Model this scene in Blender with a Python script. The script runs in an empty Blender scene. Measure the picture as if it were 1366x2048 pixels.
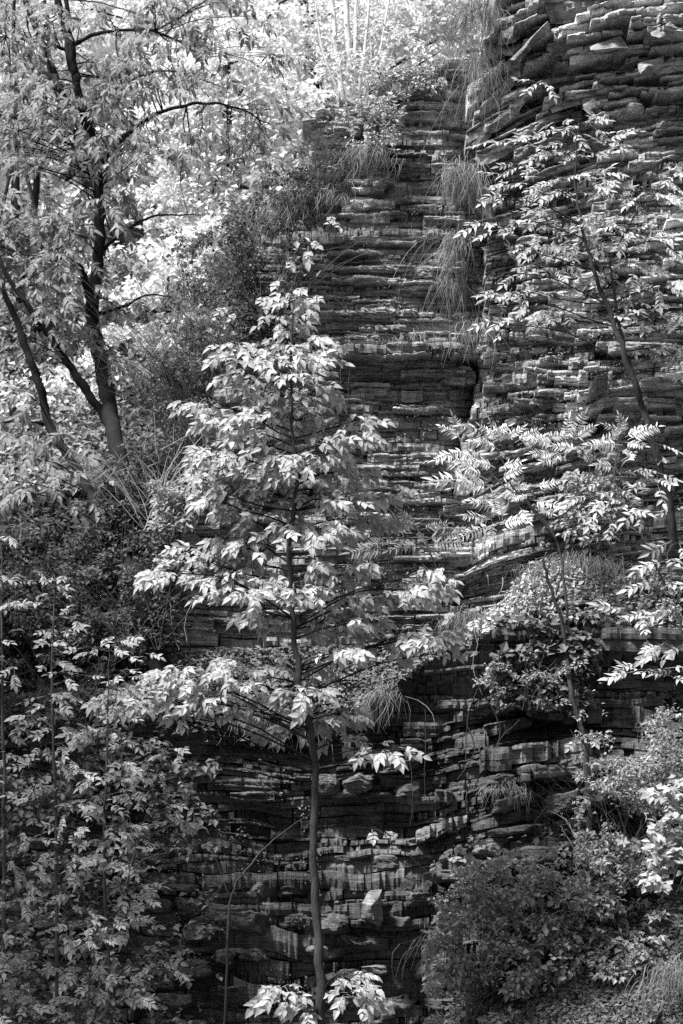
import bpy, bmesh, math, random
import numpy as np
from mathutils import Matrix, Vector

rng = np.random.default_rng(7)
random.seed(7)
R = math.radians
SC = bpy.context.scene
COL = SC.collection

# ------------------------------------------------------------------ camera, sky, sun, exposure
PITCH = R(10.0)
HALF = 0.2                       # tan of half the vertical field of view
CAM_Z = 1.6
cam_d = bpy.data.cameras.new('camera')
cam = bpy.data.objects.new('camera', cam_d)
COL.objects.link(cam)
cam.location = (0, 0, CAM_Z)
cam.rotation_euler = (math.pi / 2 + PITCH, 0, 0)
cam_d.sensor_fit = 'VERTICAL'
cam_d.sensor_height = 24
cam_d.lens = 12 / HALF
cam_d.clip_end = 3000
cam_d.dof.use_dof = True
cam_d.dof.focus_distance = 21.0
cam_d.dof.aperture_fstop = 2.8
SC.camera = cam

SUN_EL, SUN_AZ = R(58), R(-124)      # azimuth from +Y towards +X : negative is to the left
sun_dir = Vector((math.sin(SUN_AZ) * math.cos(SUN_EL), math.cos(SUN_AZ) * math.cos(SUN_EL), math.sin(SUN_EL)))
world = bpy.data.worlds.new('World')
SC.world = world
world.use_nodes = True
wn = world.node_tree.nodes
wl = world.node_tree.links
wn.clear()
w_out = wn.new('ShaderNodeOutputWorld')
w_bg = wn.new('ShaderNodeBackground')
w_bw = wn.new('ShaderNodeRGBToBW')
w_sky = wn.new('ShaderNodeTexSky')
w_sky.sky_type = 'NISHITA'
w_sky.sun_disc = False
w_sky.sun_elevation = SUN_EL
w_sky.sun_rotation = SUN_AZ
w_sky.dust_density = 3.0
w_bg.inputs['Strength'].default_value = 0.06
wl.new(w_sky.outputs[0], w_bw.inputs[0])
wl.new(w_bw.outputs[0], w_bg.inputs['Color'])
wl.new(w_bg.outputs[0], w_out.inputs['Surface'])

sun_d = bpy.data.lights.new('sun', 'SUN')
sun = bpy.data.objects.new('sun', sun_d)
COL.objects.link(sun)
sun_d.energy = 4.6
sun_d.angle = R(10.0)
sun_d.color = (1, 1, 1)
sun.rotation_euler = sun_dir.to_track_quat('Z', 'Y').to_euler()
sun.location = (0, 0, 30)

SC.view_settings.view_transform = 'Standard'
SC.view_settings.look = 'None'
SC.view_settings.gamma = 1
SC.view_settings.use_curve_mapping = False
SC.view_settings.exposure = 1.5
SC.cycles.max_bounces = 6
SC.cycles.diffuse_bounces = 3
SC.cycles.transmission_bounces = 4
SC.cycles.use_denoising = False

# ------------------------------------------------------------------ helpers
CP, SP = math.cos(PITCH), math.sin(PITCH)

def at(u, v, Y):
    """pixel of the 1366 x 2048 photograph and a distance Y -> world point(s)"""
    u = np.asarray(u, float); v = np.asarray(v, float); Y = np.asarray(Y, float)
    xr = (u - 683) / 1024 * HALF
    yr = (1024 - v) / 1024 * HALF
    dy = CP - SP * yr
    dz = SP + CP * yr
    k = Y / dy
    return np.stack(np.broadcast_arrays(xr * k, Y, dz * k + CAM_Z), -1)

def h2(i, j, s=0):
    x = (np.asarray(i).astype(np.int64) * 374761393 + np.asarray(j).astype(np.int64) * 668265263 + s * 144665) & 0xffffffff
    x = ((x ^ (x >> 13)) * 1274126177) & 0xffffffff
    x = ((x ^ (x >> 15)) * 2246822519) & 0xffffffff
    return ((x ^ (x >> 16)) & 0xffffff) / float(0xffffff)

def vn(x, y, s=0):
    x = np.asarray(x, float); y = np.asarray(y, float)
    x, y = np.broadcast_arrays(x, y)
    i = np.floor(x); j = np.floor(y)
    fx = x - i; fy = y - j
    fx = fx * fx * (3 - 2 * fx); fy = fy * fy * (3 - 2 * fy)
    a = h2(i, j, s); b = h2(i + 1, j, s); c = h2(i, j + 1, s); d = h2(i + 1, j + 1, s)
    return (a + (b - a) * fx) * (1 - fy) + (c + (d - c) * fx) * fy

def fbm(x, y, s=0, o=4):
    t = 0; a = 1; n = 0
    for k in range(o):
        t = t + a * vn(np.asarray(x) * 2 ** k, np.asarray(y) * 2 ** k, s + k * 17); n += a; a *= .5
    return t / n

def interp(x, pts):
    return np.interp(x, [p[0] for p in pts], [p[1] for p in pts])

def mesh_np(name, verts, faces, mats, smooth=False, mat_idx=None):
    """faces : (n,3) or (n,4) int array"""
    me = bpy.data.meshes.new(name)
    verts = np.ascontiguousarray(verts, dtype=np.float32).reshape(-1, 3)
    faces = np.ascontiguousarray(faces, dtype=np.int32)
    n, k = faces.shape
    me.vertices.add(len(verts)); me.vertices.foreach_set('co', verts.ravel())
    me.loops.add(n * k); me.loops.foreach_set('vertex_index', faces.ravel())
    me.polygons.add(n)
    me.polygons.foreach_set('loop_start', np.arange(0, n * k, k, dtype=np.int32))
    me.polygons.foreach_set('loop_total', np.full(n, k, dtype=np.int32))
    for m in (mats if isinstance(mats, (list, tuple)) else [mats]):
        me.materials.append(m)
    if mat_idx is not None:
        me.polygons.foreach_set('material_index', np.asarray(mat_idx, dtype=np.int32))
    me.update(calc_edges=True)
    me.polygons.foreach_set('use_smooth', np.full(n, bool(smooth)))
    return me

def link(name, me, parent=None, kind=None, loc=None):
    o = bpy.data.objects.new(name, me)
    COL.objects.link(o)
    if parent is not None:
        o.parent = parent
    if kind:
        o['kind'] = kind
    if loc is not None:
        o.location = loc
    return o

def thing(name, label, cat, loc=(0, 0, 0), group=None):
    o = bpy.data.objects.new(name, None)
    COL.objects.link(o)
    o.location = loc
    o.empty_display_size = .1
    o['label'] = label; o['category'] = cat
    if group: o['group'] = group
    return o

def tag(o, label, cat, group=None):
    o['label'] = label; o['category'] = cat
    if group: o['group'] = group

def child_loc(o, parent):
    """mesh built in world coordinates -> keep it there under a parent Empty that stands elsewhere"""
    o.matrix_parent_inverse = Matrix.Translation(-Vector(parent.location))
    return o

class Tubes:
    def __init__(s): s.v = []; s.f = []; s.n = 0
    def add(s, pts, rad, sides=6):
        pts = np.asarray(pts, float); m = len(pts)
        rad = np.broadcast_to(np.asarray(rad, float), (m,))
        t = np.gradient(pts, axis=0); t /= np.linalg.norm(t, axis=1)[:, None] + 1e-9
        ref = np.array([0, 1, 0.13]) if abs(t[:, 1]).mean() < .8 else np.array([1, 0, .1])
        a = np.cross(t, ref); a /= np.linalg.norm(a, axis=1)[:, None] + 1e-9
        b = np.cross(t, a)
        ang = np.arange(sides) / sides * 2 * math.pi
        ring = pts[:, None] + rad[:, None, None] * (np.cos(ang)[None, :, None] * a[:, None] + np.sin(ang)[None, :, None] * b[:, None])
        s.v.append(ring.reshape(-1, 3))
        i = np.arange(m - 1)[:, None] * sides; j = np.arange(sides)[None]
        j2 = (j + 1) % sides
        q = np.stack([i + j, i + j2, i + sides + j2, i + sides + j], -1).reshape(-1, 4) + s.n
        s.f.append(q); s.n += m * sides
    def obj(s, name, mat, parent=None, kind=None):
        me = mesh_np(name, np.concatenate(s.v), np.concatenate(s.f), mat, smooth=True)
        o = link(name, me, parent, kind)
        if parent is not None: child_loc(o, parent)
        return o

def curve_pts(ctrl, n=16, jit=0.0, seed=None):
    """smooth path through control points"""
    c = np.asarray(ctrl, float); m = len(c)
    r = np.random.default_rng(seed) if seed is not None else rng
    t = np.linspace(0, m - 1, n)
    i = np.clip(np.floor(t).astype(int), 0, m - 2); f = (t - i)[:, None]
    p0 = c[np.maximum(i - 1, 0)]; p1 = c[i]; p2 = c[i + 1]; p3 = c[np.minimum(i + 2, m - 1)]
    out = .5 * ((2 * p1) + (-p0 + p2) * f + (2 * p0 - 5 * p1 + 4 * p2 - p3) * f ** 2 + (-p0 + 3 * p1 - 3 * p2 + p3) * f ** 3)
    if jit:
        k = r.normal(0, jit, out.shape); k[0] = 0; k = (k + np.roll(k, 1, 0)) / 2; k[0] = 0; out = out + k
    return out

# ------------------------------------------------------------------ materials
def mat_new(name):
    m = bpy.data.materials.new(name); m.use_nodes = True
    nt = m.node_tree; nt.nodes.clear()
    out = nt.nodes.new('ShaderNodeOutputMaterial')
    return m, nt, out

def ramp(nt, src, stops):
    r = nt.nodes.new('ShaderNodeValToRGB')
    e = r.color_ramp.elements
    e[0].position = stops[0][0]; e[0].color = (stops[0][1],) * 3 + (1,)
    e[1].position = stops[-1][0]; e[1].color = (stops[-1][1],) * 3 + (1,)
    for p, c in stops[1:-1]:
        x = e.new(p); x.color = (c, c, c, 1)
    nt.links.new(src, r.inputs[0])
    return r.outputs[0]

def noise(nt, vec, scale, detail=6, rough=.6, dist=0.0):
    n = nt.nodes.new('ShaderNodeTexNoise')
    n.inputs['Scale'].default_value = scale; n.inputs['Detail'].default_value = detail
    n.inputs['Roughness'].default_value = rough; n.inputs['Distortion'].default_value = dist
    nt.links.new(vec, n.inputs['Vector'])
    return n.outputs['Fac']

def vec_obj(nt, scale=(1, 1, 1), geo=True):
    if geo:
        t = nt.nodes.new('ShaderNodeNewGeometry').outputs['Position']
    else:
        t = nt.nodes.new('ShaderNodeTexCoord').outputs['Object']
    m = nt.nodes.new('ShaderNodeMapping'); m.inputs['Scale'].default_value = scale
    nt.links.new(t, m.inputs[0])
    return m.outputs[0]

def mul(nt, a, b, op='MULTIPLY'):
    m = nt.nodes.new('ShaderNodeMath'); m.operation = op
    for k, x in enumerate((a, b)):
        if isinstance(x, (int, float)): m.inputs[k].default_value = x
        else: nt.links.new(x, m.inputs[k])
    return m.outputs[0]

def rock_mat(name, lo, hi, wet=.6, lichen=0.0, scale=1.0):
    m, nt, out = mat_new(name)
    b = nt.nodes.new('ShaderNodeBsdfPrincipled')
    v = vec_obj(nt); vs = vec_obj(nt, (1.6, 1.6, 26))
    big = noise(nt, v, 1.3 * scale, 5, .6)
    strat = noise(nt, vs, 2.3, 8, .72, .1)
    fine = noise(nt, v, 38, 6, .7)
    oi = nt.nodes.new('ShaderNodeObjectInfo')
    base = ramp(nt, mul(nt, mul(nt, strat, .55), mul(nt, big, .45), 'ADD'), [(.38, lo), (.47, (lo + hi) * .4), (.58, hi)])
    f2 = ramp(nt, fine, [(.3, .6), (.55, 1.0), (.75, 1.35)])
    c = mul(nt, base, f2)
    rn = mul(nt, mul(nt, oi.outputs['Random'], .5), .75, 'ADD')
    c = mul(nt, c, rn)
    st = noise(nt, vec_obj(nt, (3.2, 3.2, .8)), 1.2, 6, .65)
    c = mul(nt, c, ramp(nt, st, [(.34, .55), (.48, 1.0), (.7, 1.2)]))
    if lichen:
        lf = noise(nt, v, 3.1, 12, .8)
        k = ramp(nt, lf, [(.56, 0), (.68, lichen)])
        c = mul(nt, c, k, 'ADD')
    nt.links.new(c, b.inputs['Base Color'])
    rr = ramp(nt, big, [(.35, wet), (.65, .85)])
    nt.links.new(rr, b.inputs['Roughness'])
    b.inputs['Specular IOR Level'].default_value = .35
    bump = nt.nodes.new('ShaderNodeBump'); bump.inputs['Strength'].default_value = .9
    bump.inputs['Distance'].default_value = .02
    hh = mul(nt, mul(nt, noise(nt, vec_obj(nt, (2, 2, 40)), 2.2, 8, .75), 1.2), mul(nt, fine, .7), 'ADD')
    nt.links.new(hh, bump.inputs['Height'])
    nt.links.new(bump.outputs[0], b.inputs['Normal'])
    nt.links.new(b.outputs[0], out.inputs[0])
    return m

def leaf_mat(name, lo, hi, trans=.35, gloss=.22, rough=.45):
    m, nt, out = mat_new(name)
    b = nt.nodes.new('ShaderNodeBsdfPrincipled')
    tr = nt.nodes.new('ShaderNodeBsdfTranslucent')
    mx = nt.nodes.new('ShaderNodeMixShader'); mx.inputs[0].default_value = trans
    oi = nt.nodes.new('ShaderNodeObjectInfo')
    g = nt.nodes.new('ShaderNodeNewGeometry')
    v = vec_obj(nt)
    n = noise(nt, v, 9, 3, .6)
    isl = mul(nt, mul(nt, g.outputs['Random Per Island'], .5), mul(nt, oi.outputs['Random'], .25), 'ADD')
    f = mul(nt, isl, mul(nt, n, .5), 'ADD')
    c = ramp(nt, f, [(.2, lo), (.85, hi)])
    nt.links.new(c, b.inputs['Base Color']); nt.links.new(c, tr.inputs['Color'])
    b.inputs['Roughness'].default_value = rough + .15
    b.inputs['Specular IOR Level'].default_value = gloss
    nt.links.new(b.outputs[0], mx.inputs[1]); nt.links.new(tr.outputs[0], mx.inputs[2])
    nt.links.new(mx.outputs[0], out.inputs[0])
    return m

def bark_mat(name, lo, hi, sc=1.0):
    m, nt, out = mat_new(name)
    b = nt.nodes.new('ShaderNodeBsdfPrincipled')
    vs = vec_obj(nt, (1, 1, .22))
    n1 = noise(nt, vs, 60 * sc, 6, .7); n2 = noise(nt, vec_obj(nt), 5, 5, .6)
    c = ramp(nt, mul(nt, mul(nt, n1, .6), mul(nt, n2, .4), 'ADD'), [(.35, lo), (.65, hi)])
    nt.links.new(c, b.inputs['Base Color']); b.inputs['Roughness'].default_value = .95; b.inputs['Specular IOR Level'].default_value = .08
    bump = nt.nodes.new('ShaderNodeBump'); bump.inputs['Strength'].default_value = .8; bump.inputs['Distance'].default_value = .01
    nt.links.new(n1, bump.inputs['Height']); nt.links.new(bump.outputs[0], b.inputs['Normal'])
    nt.links.new(b.outputs[0], out.inputs[0])
    return m

M_ROCK = rock_mat('shale_rock', .065, .48, .5)
M_ROCKR = rock_mat('pale_shale_rock', .07, .6, .5)
M_SHADED = rock_mat('shade_darkened_shale', .015, .15, .35, lichen=.08)  # gorge shade on the lower wall is put into this darker base colour
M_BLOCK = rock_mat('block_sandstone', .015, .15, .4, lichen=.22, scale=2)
M_PALE = rock_mat('pale_boulder_rock', .07, .3, .6, lichen=.1)
M_PALEB = rock_mat('pale_stained_rock', .05, .3, .5, lichen=.15)
M_FACET = rock_mat('stained_facet_rock', .05, .34, .6, scale=3)
M_SOIL = rock_mat('leafy_soil', .02, .09, .8)
M_SOILP = rock_mat('pale_dry_soil', .12, .35, .8)
M_LEAF = leaf_mat('young_tree_leaf', .22, .46, .38)
M_LEAFL = leaf_mat('left_tree_leaf', .08, .24, .35)
M_LEAFS = leaf_mat('sapling_leaf', .08, .36, .3)
M_LEAFR = leaf_mat('right_tree_leaf', .16, .45, .3)
M_SUMAC = leaf_mat('sumac_leaf', .35, .7, .35)
M_FAR = leaf_mat('far_sunlit_leaf', .28, .8, .45)  # sunlight on the far woods is put into a brighter leaf colour
M_FARD = leaf_mat('far_shaded_leaf', .10, .28, .3)  # darker copy of the far leaves, shade put into the colour
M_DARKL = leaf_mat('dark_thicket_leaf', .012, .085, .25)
M_COVER = leaf_mat('ground_cover_leaf', .02, .2, .25)
M_BUSH = leaf_mat('bush_leaf', .05, .42, .3)
M_GRASS = leaf_mat('dry_grass', .03, .2, .2)
M_LITTER = leaf_mat('leaf_litter', .06, .6, .05)
M_BARK = bark_mat('dark_bark', .005, .025)
M_BARKM = bark_mat('smooth_grey_bark', .012, .065)
M_BARKP = bark_mat('pale_bark', .3, .6)
M_TWIG = bark_mat('twig_bark', .03, .10)
M_TWIGP = bark_mat('pale_dead_twig', .14, .4)

# ------------------------------------------------------------------ rock faces
def profile_A(u, v):      # centre wall
    D = interp(v, [(-100, 24.6), (150, 24.1), (420, 23.7), (700, 23.35), (760, 23.5), (1100, 23.25), (1300, 23.1)])
    D = D + .35 * np.exp(-((u - 955) / 38) ** 2)                                  # the groove
    D = D + .25 * np.exp(-(((u - 470) / 70) ** 2 + ((v - 1100) / 60) ** 2))
    return D

def profile_B(u, v):      # right wall, turned a little to the left
    D = 23.25 - (u - 950) / 450 * .7 + interp(v, [(-100, .35), (300, .25), (700, .15), (1100, 0), (1300, 0)])
    D = D - .35 * np.exp(-((v - 60) / 60) ** 2) * np.clip((u - 1000) / 100, 0, 1)
    D = D + .35 * np.exp(-(((u - 1040) / 45) ** 2 + ((v - 130) / 70) ** 2))
    D = D + .5 * np.exp(-(((u - 1195) / 38) ** 2 + ((v - 852) / 22) ** 2))      # the little cave
    D = D + .3 * np.exp(-(((u - 1090) / 60) ** 2 + ((v - 930) / 70) ** 2))
    D = D + .22 * np.exp(-(((u - 1130) / 90) ** 2 + ((v - 430) / 60) ** 2))
    return D

C_TOP = [(-60, 1400), (300, 1395), (350, 1300), (700, 1290), (900, 1270), (1000, 1205), (1060, 1130), (1200, 1075), (1440, 1055)]
C_EDGE = [(-60, 1450), (350, 1445), (700, 1425), (760, 1390), (850, 1320), (920, 1290), (1060, 1225), (1200, 1245), (1440, 1290)]
def profile_C(u, v):      # the lower wall below the shelf
    vt = interp(u, C_TOP); ve = interp(u, C_EDGE)
    s = np.clip((v - vt) / (ve - vt), 0, 1)
    D = 23.1 - .75 * s
    D = D + interp(v, [(1300, 0), (1500, .05), (2100, -.25)])
    D = D + .45 * np.exp(-(((u - 540) / 190) ** 2 + ((v - 1490) / 28) ** 2))
    D = D + .28 * np.exp(-(((u - 830) / 60) ** 2 + ((v - 1400) / 60) ** 2)) * np.clip((v - ve) / 20, 0, 1)
    D = D + .35 * np.exp(-(((u - 740) / 130) ** 2 + ((v - 1640) / 70) ** 2))
    D = D - .45 * np.clip((u - 860) / 160, 0, 1) * np.clip((v - 1440) / 80, 0, 1)
    D = D + .3 * np.exp(-(((u - 1090) / 80) ** 2 + ((v - 1448) / 18) ** 2))
    return D

def warp_A(u, v):
    w = 6 * (vn(u / 260, v / 300, 3) - .5) * 2 + 1.5 * (vn(u / 70, v / 50, 4) - .5) * 2
    w = w + np.clip((760 - u) / 140, 0, 1) * 14 * np.exp(-((v - 250) / 90) ** 2) * -1
    w = w + 14 * np.exp(-((u - 560) / 140) ** 2) * np.exp(-((v - 1150) / 120) ** 2)
    return w
def warp_B(u, v):
    A = interp(v, [(-100, 60), (120, 80), (250, 120), (360, 100), (480, 40), (760, 20), (900, 110), (1060, 90), (1200, 20)])
    L = interp(v, [(-100, 130), (400, 130), (800, 130), (1000, 170)])
    w = A * np.exp(-np.clip(u - 930, 0, None) / L)
    w = w - interp(v, [(-100, .12), (300, .08), (700, .0), (1300, 0)]) * (u - 1150)
    return w + 14 * (vn(u / 120, v / 100, 13) - .5) + 4 * (vn(u / 35, v / 30, 14) - .5)
def warp_C(u, v):
    w = -.22 * np.clip(u - 820, 0, 360) + .04 * np.clip(560 - u, 0, 700) * 0
    w = w * np.clip((v - 1420) / 80, 0, 1) * np.clip((1980 - v) / 120, 0.2, 1)
    return w + 14 * (vn(u / 190, v / 120, 23) - .5) + 5 * (vn(u / 50, v / 40, 24) - .5)

def strata(u0, u1, v0, v1, du, tmin, tmax, thick_at, prof, warp, uL, vT, seed, amp=.14, soil=None, gapmul=1.0, pinch=.5):
    """layered rock face: every layer has its own recessed joint, its own blocks and its own projection"""
    r = np.random.default_rng(seed)
    bs = [v0]
    while bs[-1] < v1:
        k = thick_at(bs[-1])
        t = math.exp(r.normal(math.log((tmin + tmax) * .40), .62))
        bs.append(bs[-1] + min(max(t, 2.2), tmax * 2.6) * k)
    bs = np.array(bs); n = len(bs) - 1
    u = np.arange(u0, u1 + du, du)
    i = np.arange(n)[:, None]
    U = np.broadcast_to(u[None], (n, len(u)))
    th = (bs[1:] - bs[:-1])[:, None] * ((1 - .82 * pinch) + 1.7 * pinch * vn(U / r.uniform(60, 170, n)[:, None], i * 2.7, seed + 40) ** 1.3)
    th = th * (bs[-1] - bs[0]) / th.sum(0)[None]
    bc = np.concatenate([np.zeros((1, len(u))), np.cumsum(th, 0)], 0); bo_ = (bs - bs[0])[:, None]
    dr = bc - bo_; kw = 4; pad = np.concatenate([dr[:1].repeat(kw, 0), dr, dr[-1:].repeat(kw, 0)], 0)
    cs = np.concatenate([np.zeros((1, len(u))), np.cumsum(pad, 0)], 0)
    sm = (cs[2 * kw + 1:] - cs[:-(2 * kw + 1)]) / (2 * kw + 1)          # keep the pinching of single beds, drop the long drift
    bc = np.maximum.accumulate(bc - .9 * sm, axis=0) + bs[0]
    vb = bc[:-1]; th = np.maximum(bc[1:] - bc[:-1], .05)
    bw = r.uniform(22, 110, n)[:, None] * np.clip(th / 8, .8, 2.5); off = r.uniform(0, 500, n)[:, None]
    cell = np.floor((U + off + 14 * (vn(U / 40, i * 3.3, seed) - .5)) / bw)
    blk = h2(cell, i, seed + 5) - .5
    edge = (np.abs(np.diff(cell, axis=1, prepend=cell[:, :1])) > 0)
    coarse = fbm(U / 150, vb / 60, seed + 9, 3) - .5
    bi = np.floor((vb + 10 * vn(U / 60, vb / 200, seed + 8)) / 23)               # bundles of layers break back together
    bcell = np.floor((U + 300 * h2(bi, bi * 0, seed) + 26 * (vn(U / 25, bi * 2.1, seed + 2) - .5)) / (60 + 130 * h2(bi, bi * 0 + 3, seed)))
    bund = h2(bcell, bi, seed + 6) - .5
    layer = r.normal(0, .4, n)[:, None]
    fine = fbm(U / 9, i * .9, seed + 11, 3) - .5
    chip = h2(np.floor(U / 7), i, seed + 12) - .5
    P = amp * (1.0 * coarse + .62 * bund + .55 * blk * np.clip(th / 9, .5, 1.6) + .28 * layer + .25 * fine + .07 * chip)
    P = P - edge * .03 * (h2(cell, i, seed + 70) > .6)
    Pp = np.concatenate([P[:1], P[:-1]], 0)
    gap = (.008 + .10 * r.random(n)[:, None] ** 4 + .07 * (vn(U / 50, i * 1.7, seed + 3) > .68)) * gapmul
    rough = lambda q: .022 * (vn(U / 6, i * 1.9 + q * 7, seed + 50) - .5) * q + .003 * (r.random(U.shape) - .5)
    rows = []; dep = []
    for f, kind in ((0.0, 'g'), (.06, 'f'), (.5, 'm'), (.94, 'b')):
        vv = vb + th * f
        wob = (vn(U / 55, i * 1.0 + 7, seed + 21) - .5) * th * .45 + (r.random(U.shape) - .5) * np.minimum(th, 9) * .04
        V = vv + wob * (1 if kind in 'g' else .9) + warp(U, vv)
        if kind == 'g': d = -np.minimum(P, Pp) + gap
        elif kind == 'f': d = -P + rough(1)
        elif kind == 'm': d = -P + rough(1.2) - .014 * (fbm(U / 9, i * 1.3, seed + 31, 2) - .35) * np.clip(th / 8, .6, 2)
        else: d = -P + rough(1) + .006 * th / 8
        rows.append(V); dep.append(d)
    V = np.stack(rows, 1).reshape(n * 4, -1); dd = np.stack(dep, 1).reshape(n * 4, -1)
    UU = np.broadcast_to(u[None], V.shape).copy()
    D = prof(UU, V)
    ex = 0
    if uL is not None:
        lim = uL(V); o = np.clip(lim - UU, 0, None); UU = np.maximum(UU, lim); ex = ex + o * .035
    if vT is not None:
        lim = vT(UU); o = np.clip(lim - V, 0, None)
        V2 = np.maximum(V, lim); ex = ex + o * .02
        if soil is not None:
            issoil = (V < soil(UU))
            dd = np.where(issoil, -.10 * (fbm(UU / 40, V / 25, 77, 4) - .5), dd)
        V = V2
    pos = at(UU, V, D)
    pos[..., 1] += dd + ex
    nr, nc = V.shape
    a = (np.arange(nr - 1)[:, None] * nc + np.arange(nc - 1)[None]).ravel()
    f = np.stack([a, a + nc, a + nc + 1, a + 1], -1)
    mi = None
    if soil is not None:
        mi = (V[:-1, :-1] < soil(UU[:-1, :-1])).astype(np.int32).ravel()
    return pos.reshape(-1, 3), f, mi

cliff = thing('cliff', 'layered dark shale cliff rising behind the young trees', 'cliff', tuple(at(900, 2100, 23.6)))
cliff['kind'] = 'structure'
UL_A = [(-100, 930), (110, 890), (185, 700), (215, 668), (240, 642), (262, 620), (284, 638), (300, 654), (350, 600), (400, 560), (450, 530), (520, 510), (700, 470), (900, 395), (1050, 330), (1110, 300), (1400, 290)]
VT_A = [(500, 300), (622, 262), (640, 236), (662, 212), (700, 224), (745, 236), (768, 204), (820, 188), (850, 168), (872, 142), (900, 114), (960, 92), (1100, 80)]
va, fa, _ = strata(200, 1060, 60, 1330, 2.2, 4.5, 11, lambda v: 1.0 if v < 420 else .8 if v < 640 else 1.0, profile_A, warp_A,
                   lambda v: interp(v, UL_A) + 46 * (fbm(v / 22, v * 0, 55) - .5), lambda u: interp(u, VT_A) + 34 * (fbm(u / 22, u * 0, 56) - .5), 101, amp=.15)
o = child_loc(link('rock_face', mesh_np('rock_face', va, fa, M_ROCK), cliff, 'stuff'), cliff)
UL_B = [(-200, 1000), (60, 1000), (130, 992), (200, 975), (290, 945), (340, 950), (420, 985), (600, 968), (700, 955), (800, 950), (1000, 900), (1150, 880), (1400, 880)]
vb_, fb_, _ = strata(840, 1440, -260, 1330, 2.2, 4.5, 12, lambda v: 1.0 if v < 140 else .85 if v < 330 else .72 if v < 760 else 1.0, profile_B, warp_B,
                     lambda v: interp(v, UL_B) + 26 * (fbm(v / 26, v * 0, 65) - .5), None, 202, amp=.2)
child_loc(link('rock_face', mesh_np('rock_face', vb_, fb_, M_ROCKR), cliff, 'stuff'), cliff)
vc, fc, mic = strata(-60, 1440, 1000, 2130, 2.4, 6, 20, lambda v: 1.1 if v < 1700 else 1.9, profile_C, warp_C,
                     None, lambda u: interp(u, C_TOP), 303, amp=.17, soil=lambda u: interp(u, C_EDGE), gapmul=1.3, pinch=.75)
child_loc(link('rock_face', mesh_np('rock_face', vc, fc, [M_SHADED, M_SOIL], mat_idx=mic), cliff, 'stuff'), cliff)

slab_count = 0
def plate(u0, u1, v0, v1, Y, out, mat, tilt=0.0, depth=.3, name='rock_slab', beds=None):
    """thin broken plate of shale: angular outline in plan, flat top, sheer front made of one to three beds"""
    global slab_count
    slab_count += 1
    r = np.random.default_rng(9000 + slab_count)
    w, h = u1 - u0, v1 - v0
    nk = r.integers(3, 6)
    ks = np.sort(np.concatenate([[0, 1], r.uniform(.08, .92, nk)]))
    ko = r.uniform(.62, 1.0, nk + 2); ko[0] = r.uniform(.3, .8); ko[-1] = r.uniform(.3, .8)
    nx = int(np.clip(w / 6, 6, 24))
    s = np.sort(np.concatenate([np.linspace(0, 1, nx), ks[1:-1]])); n = len(s)
    stp = r.uniform(.55, 1.05, nk + 2)[np.clip(np.searchsorted(ks, s, 'right') - 1, 0, nk + 1)]
    plan = (.4 * np.interp(s, ks, ko) + .6 * stp) * out
    beds = beds or (1 if h < 9 else 2 if h < 18 else 3)
    cut = np.sort(np.concatenate([[0, 1], r.uniform(.15, .85, beds - 1)]))
    top = np.interp(s, ks, r.normal(0, .06, nk + 2)) * min(h, 12); bot = np.interp(s, ks, r.normal(0, .16, nk + 2)) * min(h, 14)
    thin = 1 - np.clip((np.abs(s - r.uniform(.3, .7)) * 2) ** 5, 0, 1) * r.uniform(.0, .35)
    rows = []
    def row(t, o, extra=0):
        v = v0 + h * (.5 + (t - .5) * thin) + top * (1 - t) + bot * t + tilt * (s - .5) * w
        p = at(u0 + s * w, v, Y + 0 * s); p[:, 1] -= o; p[:, 2] += extra
        return p
    rows.append(row(0, -depth + 0 * s))
    o0 = plan
    for b in range(beds):
        o = plan - (r.uniform(0, .05) if b else 0) - .02 * r.random() + (h2(np.floor(s * w / 14 + b * 9.1), b, slab_count) - .5) * .03
        rows.append(row(cut[b] + (.002 if b == 0 else .03), o + r.normal(0, .004, n)))
        rows.append(row((cut[b] + cut[b + 1]) / 2, o + r.normal(0, .006, n) + .006))
        rows.append(row(cut[b + 1] - .01, o + r.normal(0, .004, n) - .004))
        if b < beds - 1: rows.append(row(cut[b + 1], o - .03))
    rows.append(row(1, -depth + 0 * s))
    g = np.stack(rows); nr, nc = g.shape[:2]; P = g.reshape(-1, 3)
    a = (np.arange(nr - 1)[:, None] * nc + np.arange(nc - 1)[None]).ravel()
    f = np.stack([a, a + nc, a + nc + 1, a + 1], -1); ends = []; base = len(P)
    for c, flip in ((0, 0), (nc - 1, 1)):
        back = g[:, c].copy(); back[:, 1] = Y + depth; P = np.concatenate([P, back])
        for k in range(nr - 1):
            q = [k * nc + c, base + k, base + k + 1, (k + 1) * nc + c]; ends.append(q[::-1] if flip else q)
        base += nr
    f = np.concatenate([f, np.array(ends)]); org = P.mean(0)
    o = link(name, mesh_np(name, P - org, f, mat), cliff); o.location = org - np.array(cliff.location)
    return o

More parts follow.
